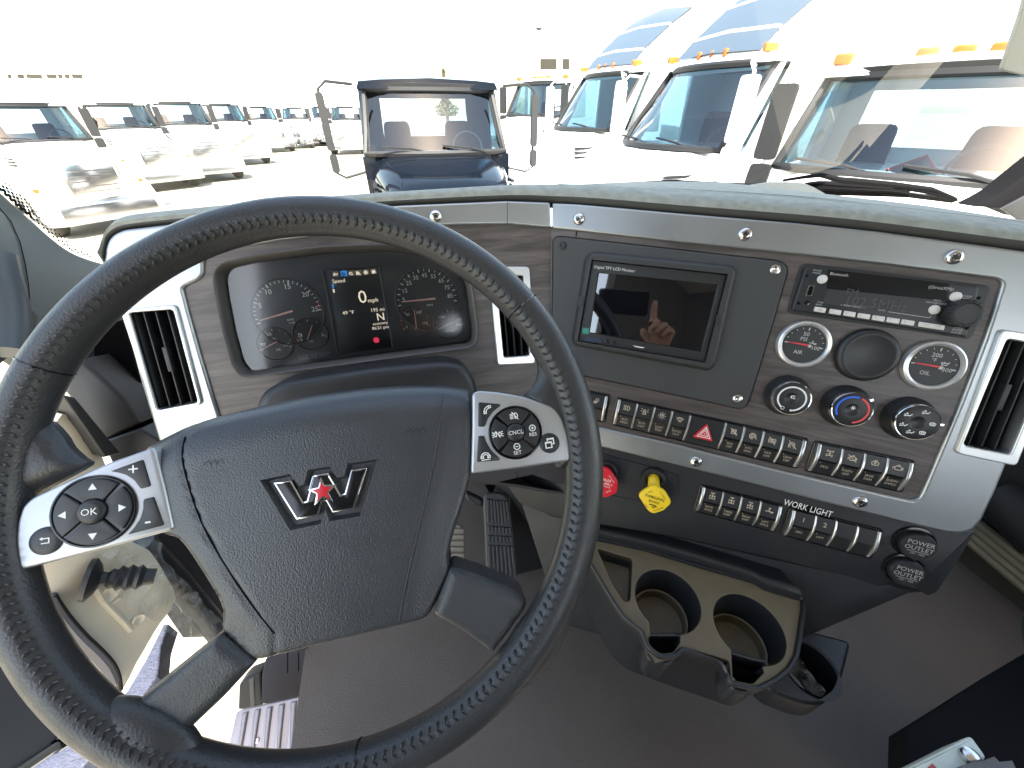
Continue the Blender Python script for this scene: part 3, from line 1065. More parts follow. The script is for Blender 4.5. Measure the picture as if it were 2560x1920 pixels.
# --- stack: trim and wood
wood_s_px = [(1377, 565)] + [(1700, 602), (2000, 633), (2200, 657), (2489, 694), (2506, 700), (2509, 712), (2465, 850), (2408, 1000), (2361, 1112), (2311, 1230), (2302, 1248), (2288, 1254), (2270, 1252), (1971, 1183), (1791, 1139), (1699, 1116), (1500, 1072), (1376, 1050), (1376, 900)]
wood_s = rnd(S.P(wood_s_px), .002, 2)
tx_top, ty_top = S.L((2700, 650), HTR)
trim_s_px = [(1379, 506), (1440, 509), (1500, 514), (1700, 532), (2000, 557), (2200, 578), (2560, 626), (2760, 652), (2700, 820), (2620, 960), (2522, 1152), (2490, 1230), (2457, 1300), (2436, 1324), (2406, 1335), (2364, 1332), (2248, 1305), (2080, 1262), (1900, 1215), (1748, 1178), (1506, 1119), (1380, 1094)]
vent_s_op = S.P([(2503, 846), (2622, 868), (2512, 1131), (2396, 1108)])
vent_s_out = S.P([(2490, 822), (2650, 846), (2528, 1160), (2378, 1128)])
wood_in_px = [(1379, 571), (1442, 577), (1700, 606), (2000, 637), (2200, 660), (2489, 697), (2503, 703), (2506, 714), (2462, 850), (2405, 1000), (2358, 1112), (2308, 1229), (2299, 1246), (2286, 1251), (2270, 1249), (1971, 1180), (1791, 1136), (1699, 1113), (1500, 1069), (1380, 1044)]
trim_s = rnd(S.P(trim_s_px + wood_in_px[::-1], HTR), .003, 3)
fpart('silver_trim', MB().frame(trim_s, [rnd(vent_s_op, .005, 3)], -.02, HTR, .0034, 4), M_TRIM, S)
plate_px = c6((248, 300), (262, 282), (290, 272), (320, 273), (760, 322), (1320, 385), (1930, 452), (1985, 470), (2012, 500), (2020, 540), (1890, 990), (1735, 1500), (1712, 1548), (1680, 1572), (1630, 1572), (1060, 1448), (500, 1330), (200, 1270), (180, 1200), (240, 860))
plate = rnd(S.P(plate_px), .003, 2)
radio_px = [(2005, 662), (2017, 659), (2460, 713), (2472, 720), (2470, 732), (2428, 838), (2420, 846), (2408, 846), (1978, 784), (1969, 778), (1970, 768), (1998, 672)]
fpart('wood_panel', MB().frame(wood_s, [plate], -.02, 0, .0006, 1), M_WOOD, S, label='grey wood veneer panel round the monitor and radio')
a, b = D.P([(1268, 503), (1269, 560)], HTR)
fpart('trim_joint', MB().stroke([a, b], .0007, HTR + .0003), M_DARK, D)
# seam strip between the veneer panels
a, b = S.P([(1441, 578), (1441, 592)])
fpart('panel_seam', MB().prism(rect((a[0] + b[0]) / 2, (a[1] + b[1]) / 2, .0016, abs(a[1] - b[1]) * 1.0), 0, .0006), M_DARK, S)


# --- screws in the trim
def screw(fr, px, h, r=.0085):
    x, y = fr.L(px, h)
    s = MB().lathe([(r, h - .001), (r * .98, h + .0022), (r * .8, h + .0042), (r * .45, h + .0050), (r * .40, h + .0036), (.0001, h + .0034)], x, y, 24)
    o = fpart('screw', s, M_SCREW, fr)
    t = MB()
    for k in range(3):
        t.prism(rect(x, y, r * .7, r * .14, k * math.pi / 3 + .4), h + .0030, h + .0046)
    q = mesh_obj('screw_socket', t, M_BLACK)
    q.parent = o


for fr, px in ((D, (1089, 541)), (S, (1447, 548)), (S, (1862, 586)), (S, (2384, 643)), (S, (1740, 1153)), (S, (2149, 1253))):
    screw(fr, px, HTR)

# --- lower black panel under the stack
HL = -.010
low_px = [(1100, 1070), (1250, 1078), (1506, 1112), (1748, 1170), (2080, 1255), (2300, 1308), (2400, 1335), (2440, 1330), (2400, 1400), (2345, 1482), (2320, 1492), (2290, 1470), (2240, 1455), (2200, 1470), (2130, 1445), (1950, 1400), (1700, 1345), (1500, 1312), (1380, 1292), (1300, 1260), (1250, 1190), (1120, 1180)]
low = rnd(S.P(low_px, HL), .004, 2)
fpart('lower_panel', MB().prism(low, -.12, HL, .003, 2), M_LOWER, S, label='black lower dash panel with brake knobs and axle switches')
p = S.P([(1352, 1270), (1393, 1258), (1700, 1340), (1985, 1430), (2000, 1470), (1990, 1500), (1700, 1400), (1400, 1325), (1340, 1300)], .01)
# recessed ridge round the knob field
q = smooth_loop(S.P(c8((180, 860), (560, 930), (720, 900), (740, 740), (650, 690), (180, 560)), HL), 4, False)
fpart('panel_ridge', MB().tube([(x, y, HL) for x, y in q], .0012, 6), M_LOWER, S)

# --- cover over the steering column
p = rnd(D.P(fd((548, 885), (562, 850), (610, 826), (800, 796), (960, 781), (1005, 790), (1028, 820), (1040, 900), (1000, 1000), (560, 1000)), .055), .01, 4)
fpart('column_cover', MB().prism(p, -.01, .055, .012, 4), M_BLACK, D, label='black cover over the steering column')
# --- padded top of the dashboard, swept along the upper edge of the trim
pathD = smooth_loop([(257, 655), (262, 612), (275, 590), (310, 573), (413, 560), (700, 532), (1003, 511), (1269, 500), (1378, 505)], 3, False)
pathS = smooth_loop([(1380, 505), (1500, 513), (1700, 531), (2000, 556), (2200, 577), (2560, 625), (2760, 651), (3000, 684)], 3, False)
line = [D.W(*D.L(p, HTR), HTR) for p in pathD] + [S.W(*S.L(p, HTR), HTR) for p in pathS[1:]]
mb = MB()
rows = []
nl = len(line)
for i, w in enumerate(line):
    fr = D if i < len(pathD) else S
    F = (CY if fr is D else (CY * .6 - S.N * .4))
    F = Vector((F.x, F.y, 0)).normalized()
    k = sstep(nl * .42, nl * .75, i)
    up = Vector((0, 0, 1))
    e = min(1, i / 5.0)
    q = .55 + .45 * sstep(len(pathD) * .6, len(pathD) * 1.1, i)
    fall = .20 * (1 - k) + .035 * k
    depth = .30
    rows.append([w - fr.N * .02 - up * .004, w + up * .001 - fr.N * .006, w + up * .0022 - fr.N * .0042, w + up * .0042 * q - fr.N * .0032, w + up * .007 * q - fr.N * .0028, w + up * .0095 * q - fr.N * .0030,
                 w + up * (.0115) * q - fr.N * .0045, w + up * .0145 * q + F * .008 * q, w + up * .018 * q + F * .022 * e * q, w + up * .0202 * q + F * (.035 + .01 * k) * e * q,
                 w + up * (.0200 * q - .035 * fall) + F * .07 * e, w + up * (.0195 * q - .09 * fall) + F * (.11) * e, w + up * (.0185 * q - .16 * fall) + F * (.17) * e, w + up * (.016 * q - depth * fall) + F * depth * e])
mb.rings([[tuple(v) for v in r[5:]] for r in rows], False, False, closed=False)
mb.f = [f[::-1] for f in mb.f]
o = dash.part('padded_top', mb, M_TOP, smooth=70)
lp_ = MB().rings([[tuple(v) for v in r[:6]] for r in rows], False, False, closed=False)
lp_.f = [f[::-1] for f in lp_.f]
dash.part('pad_lip', lp_, mat('pad_lip', (.042, .042, .040), .6), smooth=60)
# thin dark gap that runs along the pad near the windshield
gap = []
for i in range(nl // 2 + 2, nl - 2):
    r = rows[i]
    gap.append([r[10] + Vector((0, 0, .0012)), r[10].lerp(r[11], .22) + Vector((0, 0, .0012))])
g = MB()
for i in range(len(gap) - 1):
    g.add([gap[i][0], gap[i + 1][0], gap[i + 1][1], gap[i][1]], [(0, 1, 2, 3)])
dash.part('defroster_slot', g, M_DARK)
# under side that closes the dashboard towards the floor
bx = MB()
fl = [CAB.L(p, -.50) for p in [(1230, 1220), (1700, 1280), (2200, 1400)]]
under = [S.W(*S.L(p, HL - .02), HL - .02) for p in [(1250, 1180), (1380, 1285), (1700, 1338), (1950, 1395), (2230, 1455), (2330, 1480)]]
back = [w + CY * .10 - CZ * .20 for w in under]
low2 = [w + CY * .30 - CZ * .33 for w in under]
for i in range(len(under) - 1):
    bx.add([under[i], under[i + 1], back[i + 1], back[i]], [(0, 3, 2, 1)])
    bx.add([back[i], back[i + 1], low2[i + 1], low2[i]], [(0, 3, 2, 1)])
dash.part('underside', bx, M_LOWER, smooth=60)

fpart('underside_apron', MB().prism(S.P([(1300, 1250), (1500, 1300), (1950, 1390), (2240, 1450), (2320, 1480), (2272, 1486), (1990, 1606), (1700, 1650), (1400, 1560)], -.045), -.14, -.045, .004), M_LOWER, S)
# knee panels under the driver side
kp = MB()
kp.prism(D.P(c4((430, 1080), (480, 1060), (730, 1290), (830, 1440), (620, 1545), (560, 1480), (380, 1260)), -.05), -.16, -.05, .006)
fpart('knee_panel', kp, mat('knee_plastic', (.040, .038, .040), .55, bump=('noise', 1200, .1, .001)), D)
fpart('knee_panel', MB().prism(D.P(c4((600, 1550), (830, 1475), (940, 1540), (950, 1700), (700, 1760), (640, 1640)), -.045), -.16, -.045, .004), MATS['knee_plastic'], D)
kp = MB().prism(D.P(c4((560, 880), (720, 830), (920, 1500), (860, 1500), (560, 1180)), -.10), -.2, -.10)
fpart('side_well', kp, M_DARK, D)
# lower cover right of the column, with its small pocket
kb = rnd(D.P(d3((300, 860), (500, 845), (640, 850), (800, 870), (1000, 905), (1150, 925), (1260, 940), (1260, 700), (300, 700)), .0), .004, 2)
pocket = rnd(D.P(e9((1150, 250), (1260, 215), (1480, 190), (1600, 230), (1620, 370), (1560, 385)), .0), .003, 3)
fpart('knee_cover', MB().frame(kb, [pocket], -.08, .012, .008, 4), MATS['knee_plastic'], D)
fpart('pocket_floor', MB().flat(offset(pocket, -.004), -.03), M_DARK, D)
j = D.P(e9((855, 300), (880, 380), (950, 455)), .012)
fpart('cover_joint', MB().stroke(j, .0012, .0126), M_DARK, D)

# ================================================================ instrument cluster
clu = Thing('instrument_cluster', 'gauge cluster with tachometer, lit centre display and speedometer behind the wheel', 'instrument cluster', D, (*D.L((800, 780)), 0))
HC = -.022
inner = offset(cl_hole, .006)
mb = MB()
mb.rings([[(x, y, .0022) for x, y in offset(cl_hole, -.0012)], [(x, y, .003) for x, y in cl_hole], [(x, y, .002) for x, y in offset(cl_hole, .002)], [(x, y, HC + .008) for x, y in inner], [(x, y, HC) for x, y in inner]][::1], False, False)
clu.part('bezel', mb, mat('cluster_bezel', (.055, .050, .046), .4), smooth=60)
clu.part('backing', MB().flat(offset(inner, -.002), HC - .004), mat('cluster_back', (.030, .032, .040), .5))
clu.part('lens', MB().flat(inner, HC + .007), M_LENS)
Q = HC - .004


def dialface(name, c, edgeL, edgeR, n_t, a0, a1, major, r_t, nums, needle_tip, hub, extra=None, red=None, ticks=True):
    nums = [(s, a, rr, sz * 1.2) for s, a, rr, sz in nums]
    cx, cy = D.L(c, Q)
    r = math.dist(D.L(edgeL, Q), D.L(edgeR, Q)) / 2
    z = Q + .001
    face = clu.part('gauge_dial', MB().lathe([(r, Q), (r, z + .001), (r * .965, z + .001), (r * .955, z), (.0001, z)], cx, cy, 48), M_DIAL, label=name)
    clu.part('dial_ring', MB().lathe([(r * 1.02, Q), (r * 1.02, z + .0014), (r * .985, z + .002), (r * .965, z + .0012)], cx, cy, 48), mat('dial_ring', (.07, .075, .085), .35), face)
    t = MB()
    for k in range(n_t + 1):
        if not ticks:
            break
        a = R_(a0 + (a1 - a0) * k / n_t)
        big = k % major == 0
        l = r * (.10 if big else .08)
        w = r * (.030 if big else .016)
        x0, x1 = r * r_t, r * r_t - l
        t.stroke([(cx + x0 * math.cos(a), cy + x0 * math.sin(a)), (cx + x1 * math.cos(a), cy + x1 * math.sin(a))], w, z + .0004)
    for (s, a, rr, sz) in nums:
        a = R_(a)
        t.text(s, cx + r * rr * math.cos(a), cy + r * rr * math.sin(a), r * sz, z + .0004)
    if extra:
        extra(t, cx, cy, r, z + .0004)
    clu.part('dial_print', t, M_WHITE, face)
    if red:
        m = MB()
        m.stroke([(cx + r * .9 * math.cos(R_(a)), cy + r * .9 * math.sin(R_(a))) for a in [red[0] + (red[1] - red[0]) * i / 8 for i in range(9)]], r * .05, z + .0003)
        clu.part('red_band', m, mat('dim_red', (.30, .03, .05), .5), face)
    hx, hy = D.L(hub, Q)
    tx, ty = D.L(needle_tip, Q)
    d = Vector((tx - hx, ty - hy))
    u = d.normalized()
    v = Vector((-u.y, u.x))
    w = r * .032
    pts = [Vector((hx, hy)) - u * r * .05 + v * w, Vector((hx, hy)) - u * r * .05 - v * w, Vector((tx, ty)) - v * w * .5, Vector((tx, ty)) + v * w * .5]
    nd = clu.part('needle', MB().prism([tuple(p) for p in pts], z + .002, z + .0032), M_NEEDLE, face)
    return face, cx, cy, r, z


def ex_tach(t, cx, cy, r, z):
    t.text('RPM', cx + r * .02, cy - r * .24, r * .10, z)
    t.text('x100', cx + r * .04, cy - r * .33, r * .08, z)


dialface('tachometer dial reading to 25', e5((800, 795))[0], e5((190, 800))[0], e5((1408, 800))[0], 25, 196, -2, 5, .93,
         [('5', 160, .74, .17), ('10', 123, .74, .17), ('15', 79, .74, .17), ('20', 38, .74, .17), ('25', 0, .76, .17)], e5((345, 935))[0], e5((860, 785))[0], ex_tach, red=(16, -2))
dialface('oil pressure dial', e5((590, 1320))[0], e5((275, 1330))[0], e5((885, 1310))[0], 8, 200, -20, 4, .88,
         [('50', 110, .62, .24), ('100', -14, .62, .24)], e5((340, 1430))[0], e5((615, 1290))[0],
         lambda t, cx, cy, r, z: (t.text('OIL', cx + r * .1, cy - r * .38, r * .2, z), t.text('PSI', cx - r * .0, cy + r * .3, r * .16, z), t.icon('oilcan', cx - r * .68, cy + r * .05, r * .16, z)))
dialface('fuel dial', e5((1180, 1160))[0], e5((885, 1170))[0], e5((1470, 1150))[0], 6, 200, -15, 3, .88,
         [('F', -14, .68, .2), ('E', 205, .66, .2)], e5((1210, 1005))[0], e5((1130, 1240))[0],
         lambda t, cx, cy, r, z: (t.text('FUEL', cx - r * .1, cy - r * .45, r * .17, z), t.icon('pump', cx - r * .62, cy + r * .0, r * .17, z)), red=(185, 220))
dialface('speedometer dial reading to 85', e4((612, 745))[0], e4((62, 760))[0], e4((1150, 730))[0], 18, 187, -9, 2, .95,
         [(str(5 + 10 * i), 187 - 196 * (1 + 2 * i) / 18, .74, .155) for i in range(9)], e4((165, 792))[0], e4((720, 738))[0],
         lambda t, cx, cy, r, z: t.text('MPH', cx + r * .05, cy - r * .2, r * .10, z))
dialface('air pressure dial', e4((400, 1140))[0], e4((125, 1150))[0], e4((680, 1130))[0], 6, 205, -20, 2, .88,
         [('50', 128, .64, .2), ('100', 62, .64, .2), ('150', -14, .62, .2), ('0', 205, .62, .18)], e4((385, 925))[0], e4((420, 1225))[0],
         lambda t, cx, cy, r, z: t.text('AIR', cx + r * .05, cy - r * .42, r * .18, z), red=(105, 215))
dialface('water temperature dial', e4((985, 1170))[0], e4((715, 1180))[0], e4((1250, 1160))[0], 8, 190, -10, 4, .88,
         [('150', 130, .62, .2), ('250', -14, .6, .2)], e4((790, 1270))[0], e4((1030, 1150))[0],
         lambda t, cx, cy, r, z: t.text('WATER', cx - r * .0, cy - r * .48, r * .16, z))
# centre display
sq = D.P(e3((245, 150), (1100, 112), (1335, 1440), (500, 1555)), Q)
lcd = clu.part('centre_display', MB().prism(sq, Q, Q + .002, .0004), mat('lcd_glass', (.010, .011, .016), .3), label='lit centre display showing 0 mph')
for a, b in (((175, 170), (430, 1560)), ((1108, 112), (1340, 1445))):
    p, q = D.P(e3(a, b), Q)
    clu.part('display_rib', MB().tube([(p[0], p[1], Q + .002), (q[0], q[1], Q + .002)], .0013, 6), mat('lcd_rib', (.10, .11, .13), .3), lcd)
zt = Q + .0026
tabs = MB()
ta = MB()
for i, x in enumerate((390, 525, 650, 768, 888, 1015)):
    y = 238 - (x - 390) * .075
    c = D.P(e3((x - 52, y - 42), (x + 52, y - 50), (x + 68, y + 42), (x - 38, y + 50)), Q)
    (ta if i == 1 else tabs).flat(c, zt)
clu.part('display_tab', tabs, E_TAB, lcd)
clu.part('display_tab', ta, E_BLUE, lcd)
t = MB()
RA = R_(0)


def lt(s, x, y, size, al='C'):
    p = D.L(e3((x, y))[0], Q)
    t.text(s, p[0], p[1], size, zt + .0004, 0, 1, al)


lt('Speed', 450, 350, .0072)
lt('0', 842, 622, .0255)
lt('mph', 1015, 668, .0085)
lt('49 °F', 608, 875, .0075)
lt('195 mi', 1090, 825, .0073)
lt('N', 1143, 945, .0155)
lt('economy', 1135, 1048, .0058)
lt('06:21 pm', 1138, 1120, .0064)
for (x, y), ic in (((397, 245), 'face'), ((650, 228), 'recirc'), ((770, 222), 'steer'), ((895, 208), 'bulb'), ((1025, 198), 'spin')):
    p = D.L(e3((x, y))[0], Q)
    t.icon(ic, p[0], p[1], .0032, zt + .0003, 0, .3)
clu.part('display_print', t, E_CREAM, lcd)
m = MB()
p = D.L(e3((525, 240))[0], Q)
m.icon('plus_ring', p[0], p[1], .0032, zt + .0003, 0, .35)
clu.part('display_icon', m, mat('navy', (.01, .02, .08), .5), lcd)
b = MB()
b.flat(D.P(e3((335, 400), (365, 400), (372, 462), (342, 462)), Q), zt)
clu.part('display_marker', b, E_BLUE, lcd)
b = MB()
b.flat(D.P(e3((350, 482), (376, 482), (384, 540), (358, 540)), Q), zt)
clu.part('display_marker', b, E_CREAM, lcd)
p = D.L(e3((1070, 1325))[0], Q)
clu.part('warning_lamp', MB().lathe([(.0042, zt), (.0001, zt)], p[0], p[1], 18).icon('park', p[0], p[1], .0045, zt + .0002, 0, .16), E_RED, lcd)
fl_ = MB()
p = D.P(e5((1230, 1500), (1230, 1545)), Q)
fl_.text('ULTRA LOW SULFUR', p[0][0], p[0][1], .0048, Q + .0006, R_(0))
fl_.text('DIESEL FUEL ONLY', p[1][0], p[1][1], .0048, Q + .0006, R_(0))
clu.part('fuel_note', fl_, mat('grey_print', (.3, .3, .33), .5))


# ================================================================ air vents
def vent(fr, out_, op, n, label, tab_at, hz=0.0, depth=.032, slat_m=None):
    c = (sum(p[0] for p in op) / 4, sum(p[1] for p in op) / 4)
    t = Thing('air_vent', label, 'air vent', fr, (c[0], c[1], 0), 'air vents in the dashboard')
    op = ccw(op)
    t.part('frame', MB().frame(rnd(out_, .006, 4), [rnd(op, .004, 3)], hz, hz + .0042, .0016, 3, zh=-depth * .3), M_BEZEL)
    t.part('duct', MB().rings([[(x, y, hz + .001) for x, y in rnd(op, .004, 3)], [(x, y, -depth) for x, y in rnd(op, .004, 3)]], False, True), M_DARK)
    # slats run between the short sides
    q = sorted(op, key=lambda p: -p[1])
    top = sorted(q[:2])
    bot = sorted(q[2:])
    for k in range(n):
        f = (k + .8) / (n + .6)
        a = Vector(top[0]).lerp(Vector(top[1]), f)
        b = Vector(bot[0]).lerp(Vector(bot[1]), f)
        u = (b - a).normalized()
        v = Vector((-u.y, u.x)) * .0009
        vs, z0, z1 = [], -.024, hz - .004
        mb = MB().prism([tuple(a + v), tuple(a - v), tuple(b - v), tuple(b + v)], z0, z1, .0006, 2)
        sl = t.part('slat', mb, slat_m or M_BLACK)
        if k == tab_at:
            m = a.lerp(b, .5)
            w = Vector((-u.y, u.x)) * .0028
            t.part('thumb_tab', MB().prism([tuple(m - u * .016 + w), tuple(m - u * .016 - w), tuple(m + u * .016 - w), tuple(m + u * .016 + w)], z1 - .006, z1 + .003, .001), M_BLACK, sl)
    return t


vent(D, vent_l_out, vent_l_op, 3, 'upright air vent left of the gauges in a silver frame', 1, HTR)
vent(D, vent_r_out, vent_r_op, 3, 'upright air vent between gauges and monitor, half behind the wheel rim', 1, 0)
vent(S, vent_s_out, vent_s_op, 3, 'wide air vent in the silver trim right of the radio', 1, HTR)

# ================================================================ monitor in its plate
mon = Thing('monitor', 'dark monitor with white title print in a grey screwed plate', 'monitor', S, (*S.L((1620, 800)), 0))
pl_h = .004
ring_o = rnd(S.P(c6((485, 445), (520, 400), (560, 385), (1590, 490), (1625, 510), (1637, 545), (1480, 1230), (1450, 1275), (1410, 1290), (430, 1105), (395, 1080), (388, 1050)), pl_h), .003, 3)
scr_o = ccw(S.P(c6((545, 452), (1562, 560), (1392, 1222), (438, 1062)), pl_h))
mon.part('plate', MB().frame(offset(plate, .0012), [scr_o], -.01, pl_h, .0018, 3), M_GREYP)
mb = MB()
mb.rings([[(x, y, pl_h - .0005) for x, y in ring_o], [(x, y, pl_h + .006) for x, y in offset(ring_o, .0035)], [(x, y, pl_h + .0075) for x, y in offset(ring_o, .006)]], False, False)
loops_top = [offset(ring_o, .006), scr_o]
mb.frame(loops_top[0], [scr_o], pl_h + .0074, pl_h + .0075)
mb.rings([[(x, y, pl_h - .004) for x, y in scr_o][::-1], [(x, y, pl_h + .0075) for x, y in scr_o][::-1]], False, False)
mon.part('hood', mb, mat('monitor_hood', (.030, .031, .032), .5, bump=('noise', 1500, .08, .001)), smooth=50)
Z = pl_h + .002
face_in = ccw(S.P(c6((590, 550), (1498, 640), (1368, 1140), (522, 940)), Z))
face_in = ccw(S.P(c6((590, 548), (1500, 636), (1370, 1148), (520, 1000)), Z))
case = mon.part('case', MB().frame(offset(scr_o, .0012), [face_in], Z - .012, Z, .0008, 2, zh=Z - .006), mat('monitor_case', (.020, .021, .022), .42))
scr_m = mat('lcd_screen', (.004, .004, .006), .03, spec=1.0)
scr_m.node_tree.nodes['Principled BSDF'].inputs['IOR'].default_value = 1.75
mon.part('screen', MB().flat(offset(face_in, -.002), Z - .006), scr_m)
b = MB()
p = S.P(c6((1500, 640), (1370, 1145)), Z)
t = MB()
pp = S.L(c6((712, 520))[0], Z)
an = math.atan2(*(lambda a, b: (b[1] - a[1], b[0] - a[0]))(*S.P(c6((600, 508), (825, 532)), Z)))
t.text('Digital TFT LCD Monitor', pp[0], pp[1], .0056, Z + .0004, an, 1.0)
mon.part('lettering', t, M_WHITE, case)
for x, y in ((655, 1066), (706, 1076)):
    q = S.L(c6((x, y))[0], Z)
    mon.part('button', MB().lathe([(.0026, Z), (.0024, Z + .0015), (.0001, Z + .0018)], q[0], q[1], 16), M_GLOSS, case)
mon.part('label_strip', MB().prism(S.P(c6((490, 1035), (612, 1048), (608, 1075), (487, 1062)), Z), Z - .001, Z + .0003), mat('dark_blue', (.02, .035, .07), .4), case)
q = S.P(c6((850, 1098), (945, 1112), (895, 1108), (940, 1118)), Z)
mon.part('maker_mark', MB().flat(S.P(c6((850, 1096), (945, 1112), (920, 1117), (870, 1108)), Z), Z + .0004), M_WHITE, case)
mon.part('film_tab', MB().prism(S.P(c6((472, 962), (520, 968), (518, 1012), (468, 1004)), Z), Z, Z + .0006), mat('green_film', (.02, .22, .17), .3), case)
for (x, y), sz in (((465, 765), (34, 80)), ((1500, 905), (40, 90))):
    pts = S.P(c6((x - 20, y - 40), (x + 20, y - 37), (x + 12, y + 42), (x - 28, y + 38)), pl_h + .0075)
    mon.part('clip', MB().prism(pts, pl_h + .006, pl_h + .0084, .0004), M_BLACK)
for x, y in ((320, 345), (1922, 525), (1640, 1497)):
    q = S.L(c6((x, y))[0], pl_h)
    s = mon.part('plate_screw', MB().lathe([(.0062, pl_h), (.006, pl_h + .0016), (.004, pl_h + .0022), (.0024, pl_h + .0012), (.0001, pl_h + .001)], q[0], q[1], 20), M_SCREW if x > 400 else M_BLACK)

# ================================================================ radio
rad = Thing('radio', 'black car radio with a row of white buttons and a right volume knob', 'radio', S, (*S.L((2220, 755)), 0))
rp = rnd(S.P(radio_px), .002, 2)
ZR = .008
rad.part('body', MB().prism(rp, 0, .003, .001), M_BLACK)
fp = rnd(S.P(e6((205, 85), (330, 88), (2190, 300), (2205, 330), (2070, 870), (2050, 890), (1900, 868), (60, 580), (45, 560)), ZR), .002, 2)
fc = rad.part('faceplate', MB().prism(fp, .002, ZR, .002, 3), mat('radio_face', (.016, .018, .021), .42))
zr = ZR + .0004
up_ = S.P(e6((462, 110), (1850, 270), (1805, 470), (445, 330)), ZR)
dn_ = S.P(e6((445, 332), (1800, 472), (1690, 690), (1620, 680), (430, 500), (405, 480)), ZR)
rad.part('display', MB().prism(up_, ZR - .001, zr + .0002), M_GLOSS, fc)
rad.part('display', MB().prism(rnd(dn_, .002, 2), ZR - .001, zr), mat('radio_lcd', (.020, .0195, .022), .4), fc)
an = math.atan2(*(lambda a, b: (b[1] - a[1], b[0] - a[0]))(*S.P(e6((475, 590), (1440, 730)), ZR)))
t = MB()
dim = MB()


def rt(mb, s, x, y, size, al='C', z=zr + .0006):
    q = S.L(e6((x, y))[0], ZR)
    mb.text(s, q[0], q[1], size, z, an * .3, 1, al)


rt(t, 'Bluetooth', 585, 168, .0048)
rt(t, '((SiriusXM))', 1757, 325, .0048)
rt(t, 'SOUND', 335, 122, .0026)
rt(t, 'PHONE', 328, 152, .0026)
rt(t, 'TUNE', 368, 490, .0026)
rt(t, 'BAND', 352, 516, .0026)
rt(t, '<- PRESET REPEAT ->', 740, 535, .0028)
rt(t, 'SCAN', 1075, 580, .0028)
rt(t, 'MENU', 1710, 468, .0026)
rt(t, 'WEATHER BAND', 1700, 498, .0026)
rt(t, 'POWER', 2050, 418, .0028)
rt(t, 'DISP', 2040, 445, .0028)
rt(t, 'PUSH', 1950, 775, .0032)
rt(t, 'ENTER', 1945, 806, .0032)
rt(t, 'CLOCK', 1925, 834, .0030)
rad.part('lettering', t, mat('soft_white_print', (.42, .42, .42), .5), fc)
rt(dim, 'FM', 735, 375, .0105)
rt(dim, '102.5MHz', 1000, 508, .0155)
q = S.L(e6((765, 312))[0], ZR)
rad.part('display_print', dim, mat('lcd_dim', (.06, .06, .063), .5), fc)
ln = MB()
ln.stroke(S.P(e6((1145, 595), (1620, 665), (1645, 645)), ZR), .0006, zr + .0006)
rad.part('print_line', ln, MATS['soft_white_print'], fc)
mwb = mat('white_button', (.62, .60, .58), .4)
for x0, x1, y in ((300, 428, 572), (475, 605, 597), (637, 770, 620), (800, 937, 645), (965, 1105, 670), (1132, 1275, 695), (1302, 1445, 718), (1500, 1790, 757)):
    d = (x1 - x0) * .125
    pts = rnd(S.P(e6((x0 + 8, y - 28 - d * .5), (x1 + 8, y - 28 + d * .7), (x1 - 8, y + 30 + d * .6), (x0 - 8, y + 26 - d * .5)), ZR), .0008, 2)
    o = rad.part('button', MB().prism(pts, ZR - .001, ZR + .0022, .0006, 2), mwb, fc)
tt = MB()
for i, x in enumerate((540, 703, 868, 1035, 1203, 1373)):
    rt(tt, str(i + 1), x - 40, 585 + (x - 540) * .147, .0034, z=ZR + .0026)
rt(tt, 'SEEK', 360, 575, .0026, z=ZR + .0026)
rt(tt, '|<<      >>|', 1645, 757, .0036, z=ZR + .0026)
rad.part('button_print', tt, mat('red_grey_print', (.42, .25, .22), .5), fc)
for x, y in ((392, 222), (1928, 422), (1680, 572)):
    q = S.L(e6((x, y))[0], ZR)
    rad.part('round_button', MB().lathe([(.0054, ZR), (.0052, ZR + .0018), (.0046, ZR + .0023), (.0001, ZR + .0024)], q[0], q[1], 24), mwb, fc)
q = S.L(e6((1975, 615))[0], ZR)
kn = []
rk = .0155
mb = MB()
rs = []
for r_, z in ((rk, ZR), (rk, ZR + .010), (rk * .93, ZR + .013), (rk * .8, ZR + .0135), (rk * .72, ZR + .012), (.0002, ZR + .0118)):
    rs.append([(q[0] + r_ * (1 + (.035 * math.cos(18 * a) if r_ > rk * .85 else 0)) * math.cos(a), q[1] + r_ * (1 + (.035 * math.cos(18 * a) if r_ > rk * .85 else 0)) * math.sin(a), z) for a in [2 * math.pi * k / 108 for k in range(108)]])
rad.part('volume_knob', mb.rings(rs, False, True), M_BLACK, fc)
a_, b_ = S.L(e6((212, 400))[0], ZR), S.L(e6((285, 300))[0], ZR)
usb = S.P(e6((240, 300), (298, 295), (268, 408), (208, 410)), ZR)
rad.part('usb_port', MB().frame(offset(usb, -.0005), [offset(usb, .001)], ZR - .001, ZR + .0008), M_CHROME, fc)
rad.part('usb_hole', MB().flat(usb, ZR + .0002), M_DARK, fc)
q = S.L(e6((220, 492))[0], ZR)
rad.part('jack', MB().lathe([(.003, ZR), (.003, ZR + .0006), (.0016, ZR + .0008), (.0014, ZR + .0002), (.0001, ZR + .0002)], q[0], q[1], 16), M_GLOSS, fc)
for x, y in ((218, 182), (120, 498), (2195, 437), (2060, 785)):
    q = S.L(e6((x, y))[0], ZR)
    rad.part('key_hole', MB().flat(circle(q[0], q[1], .0019, 12), ZR + .0003), M_DARK, fc)


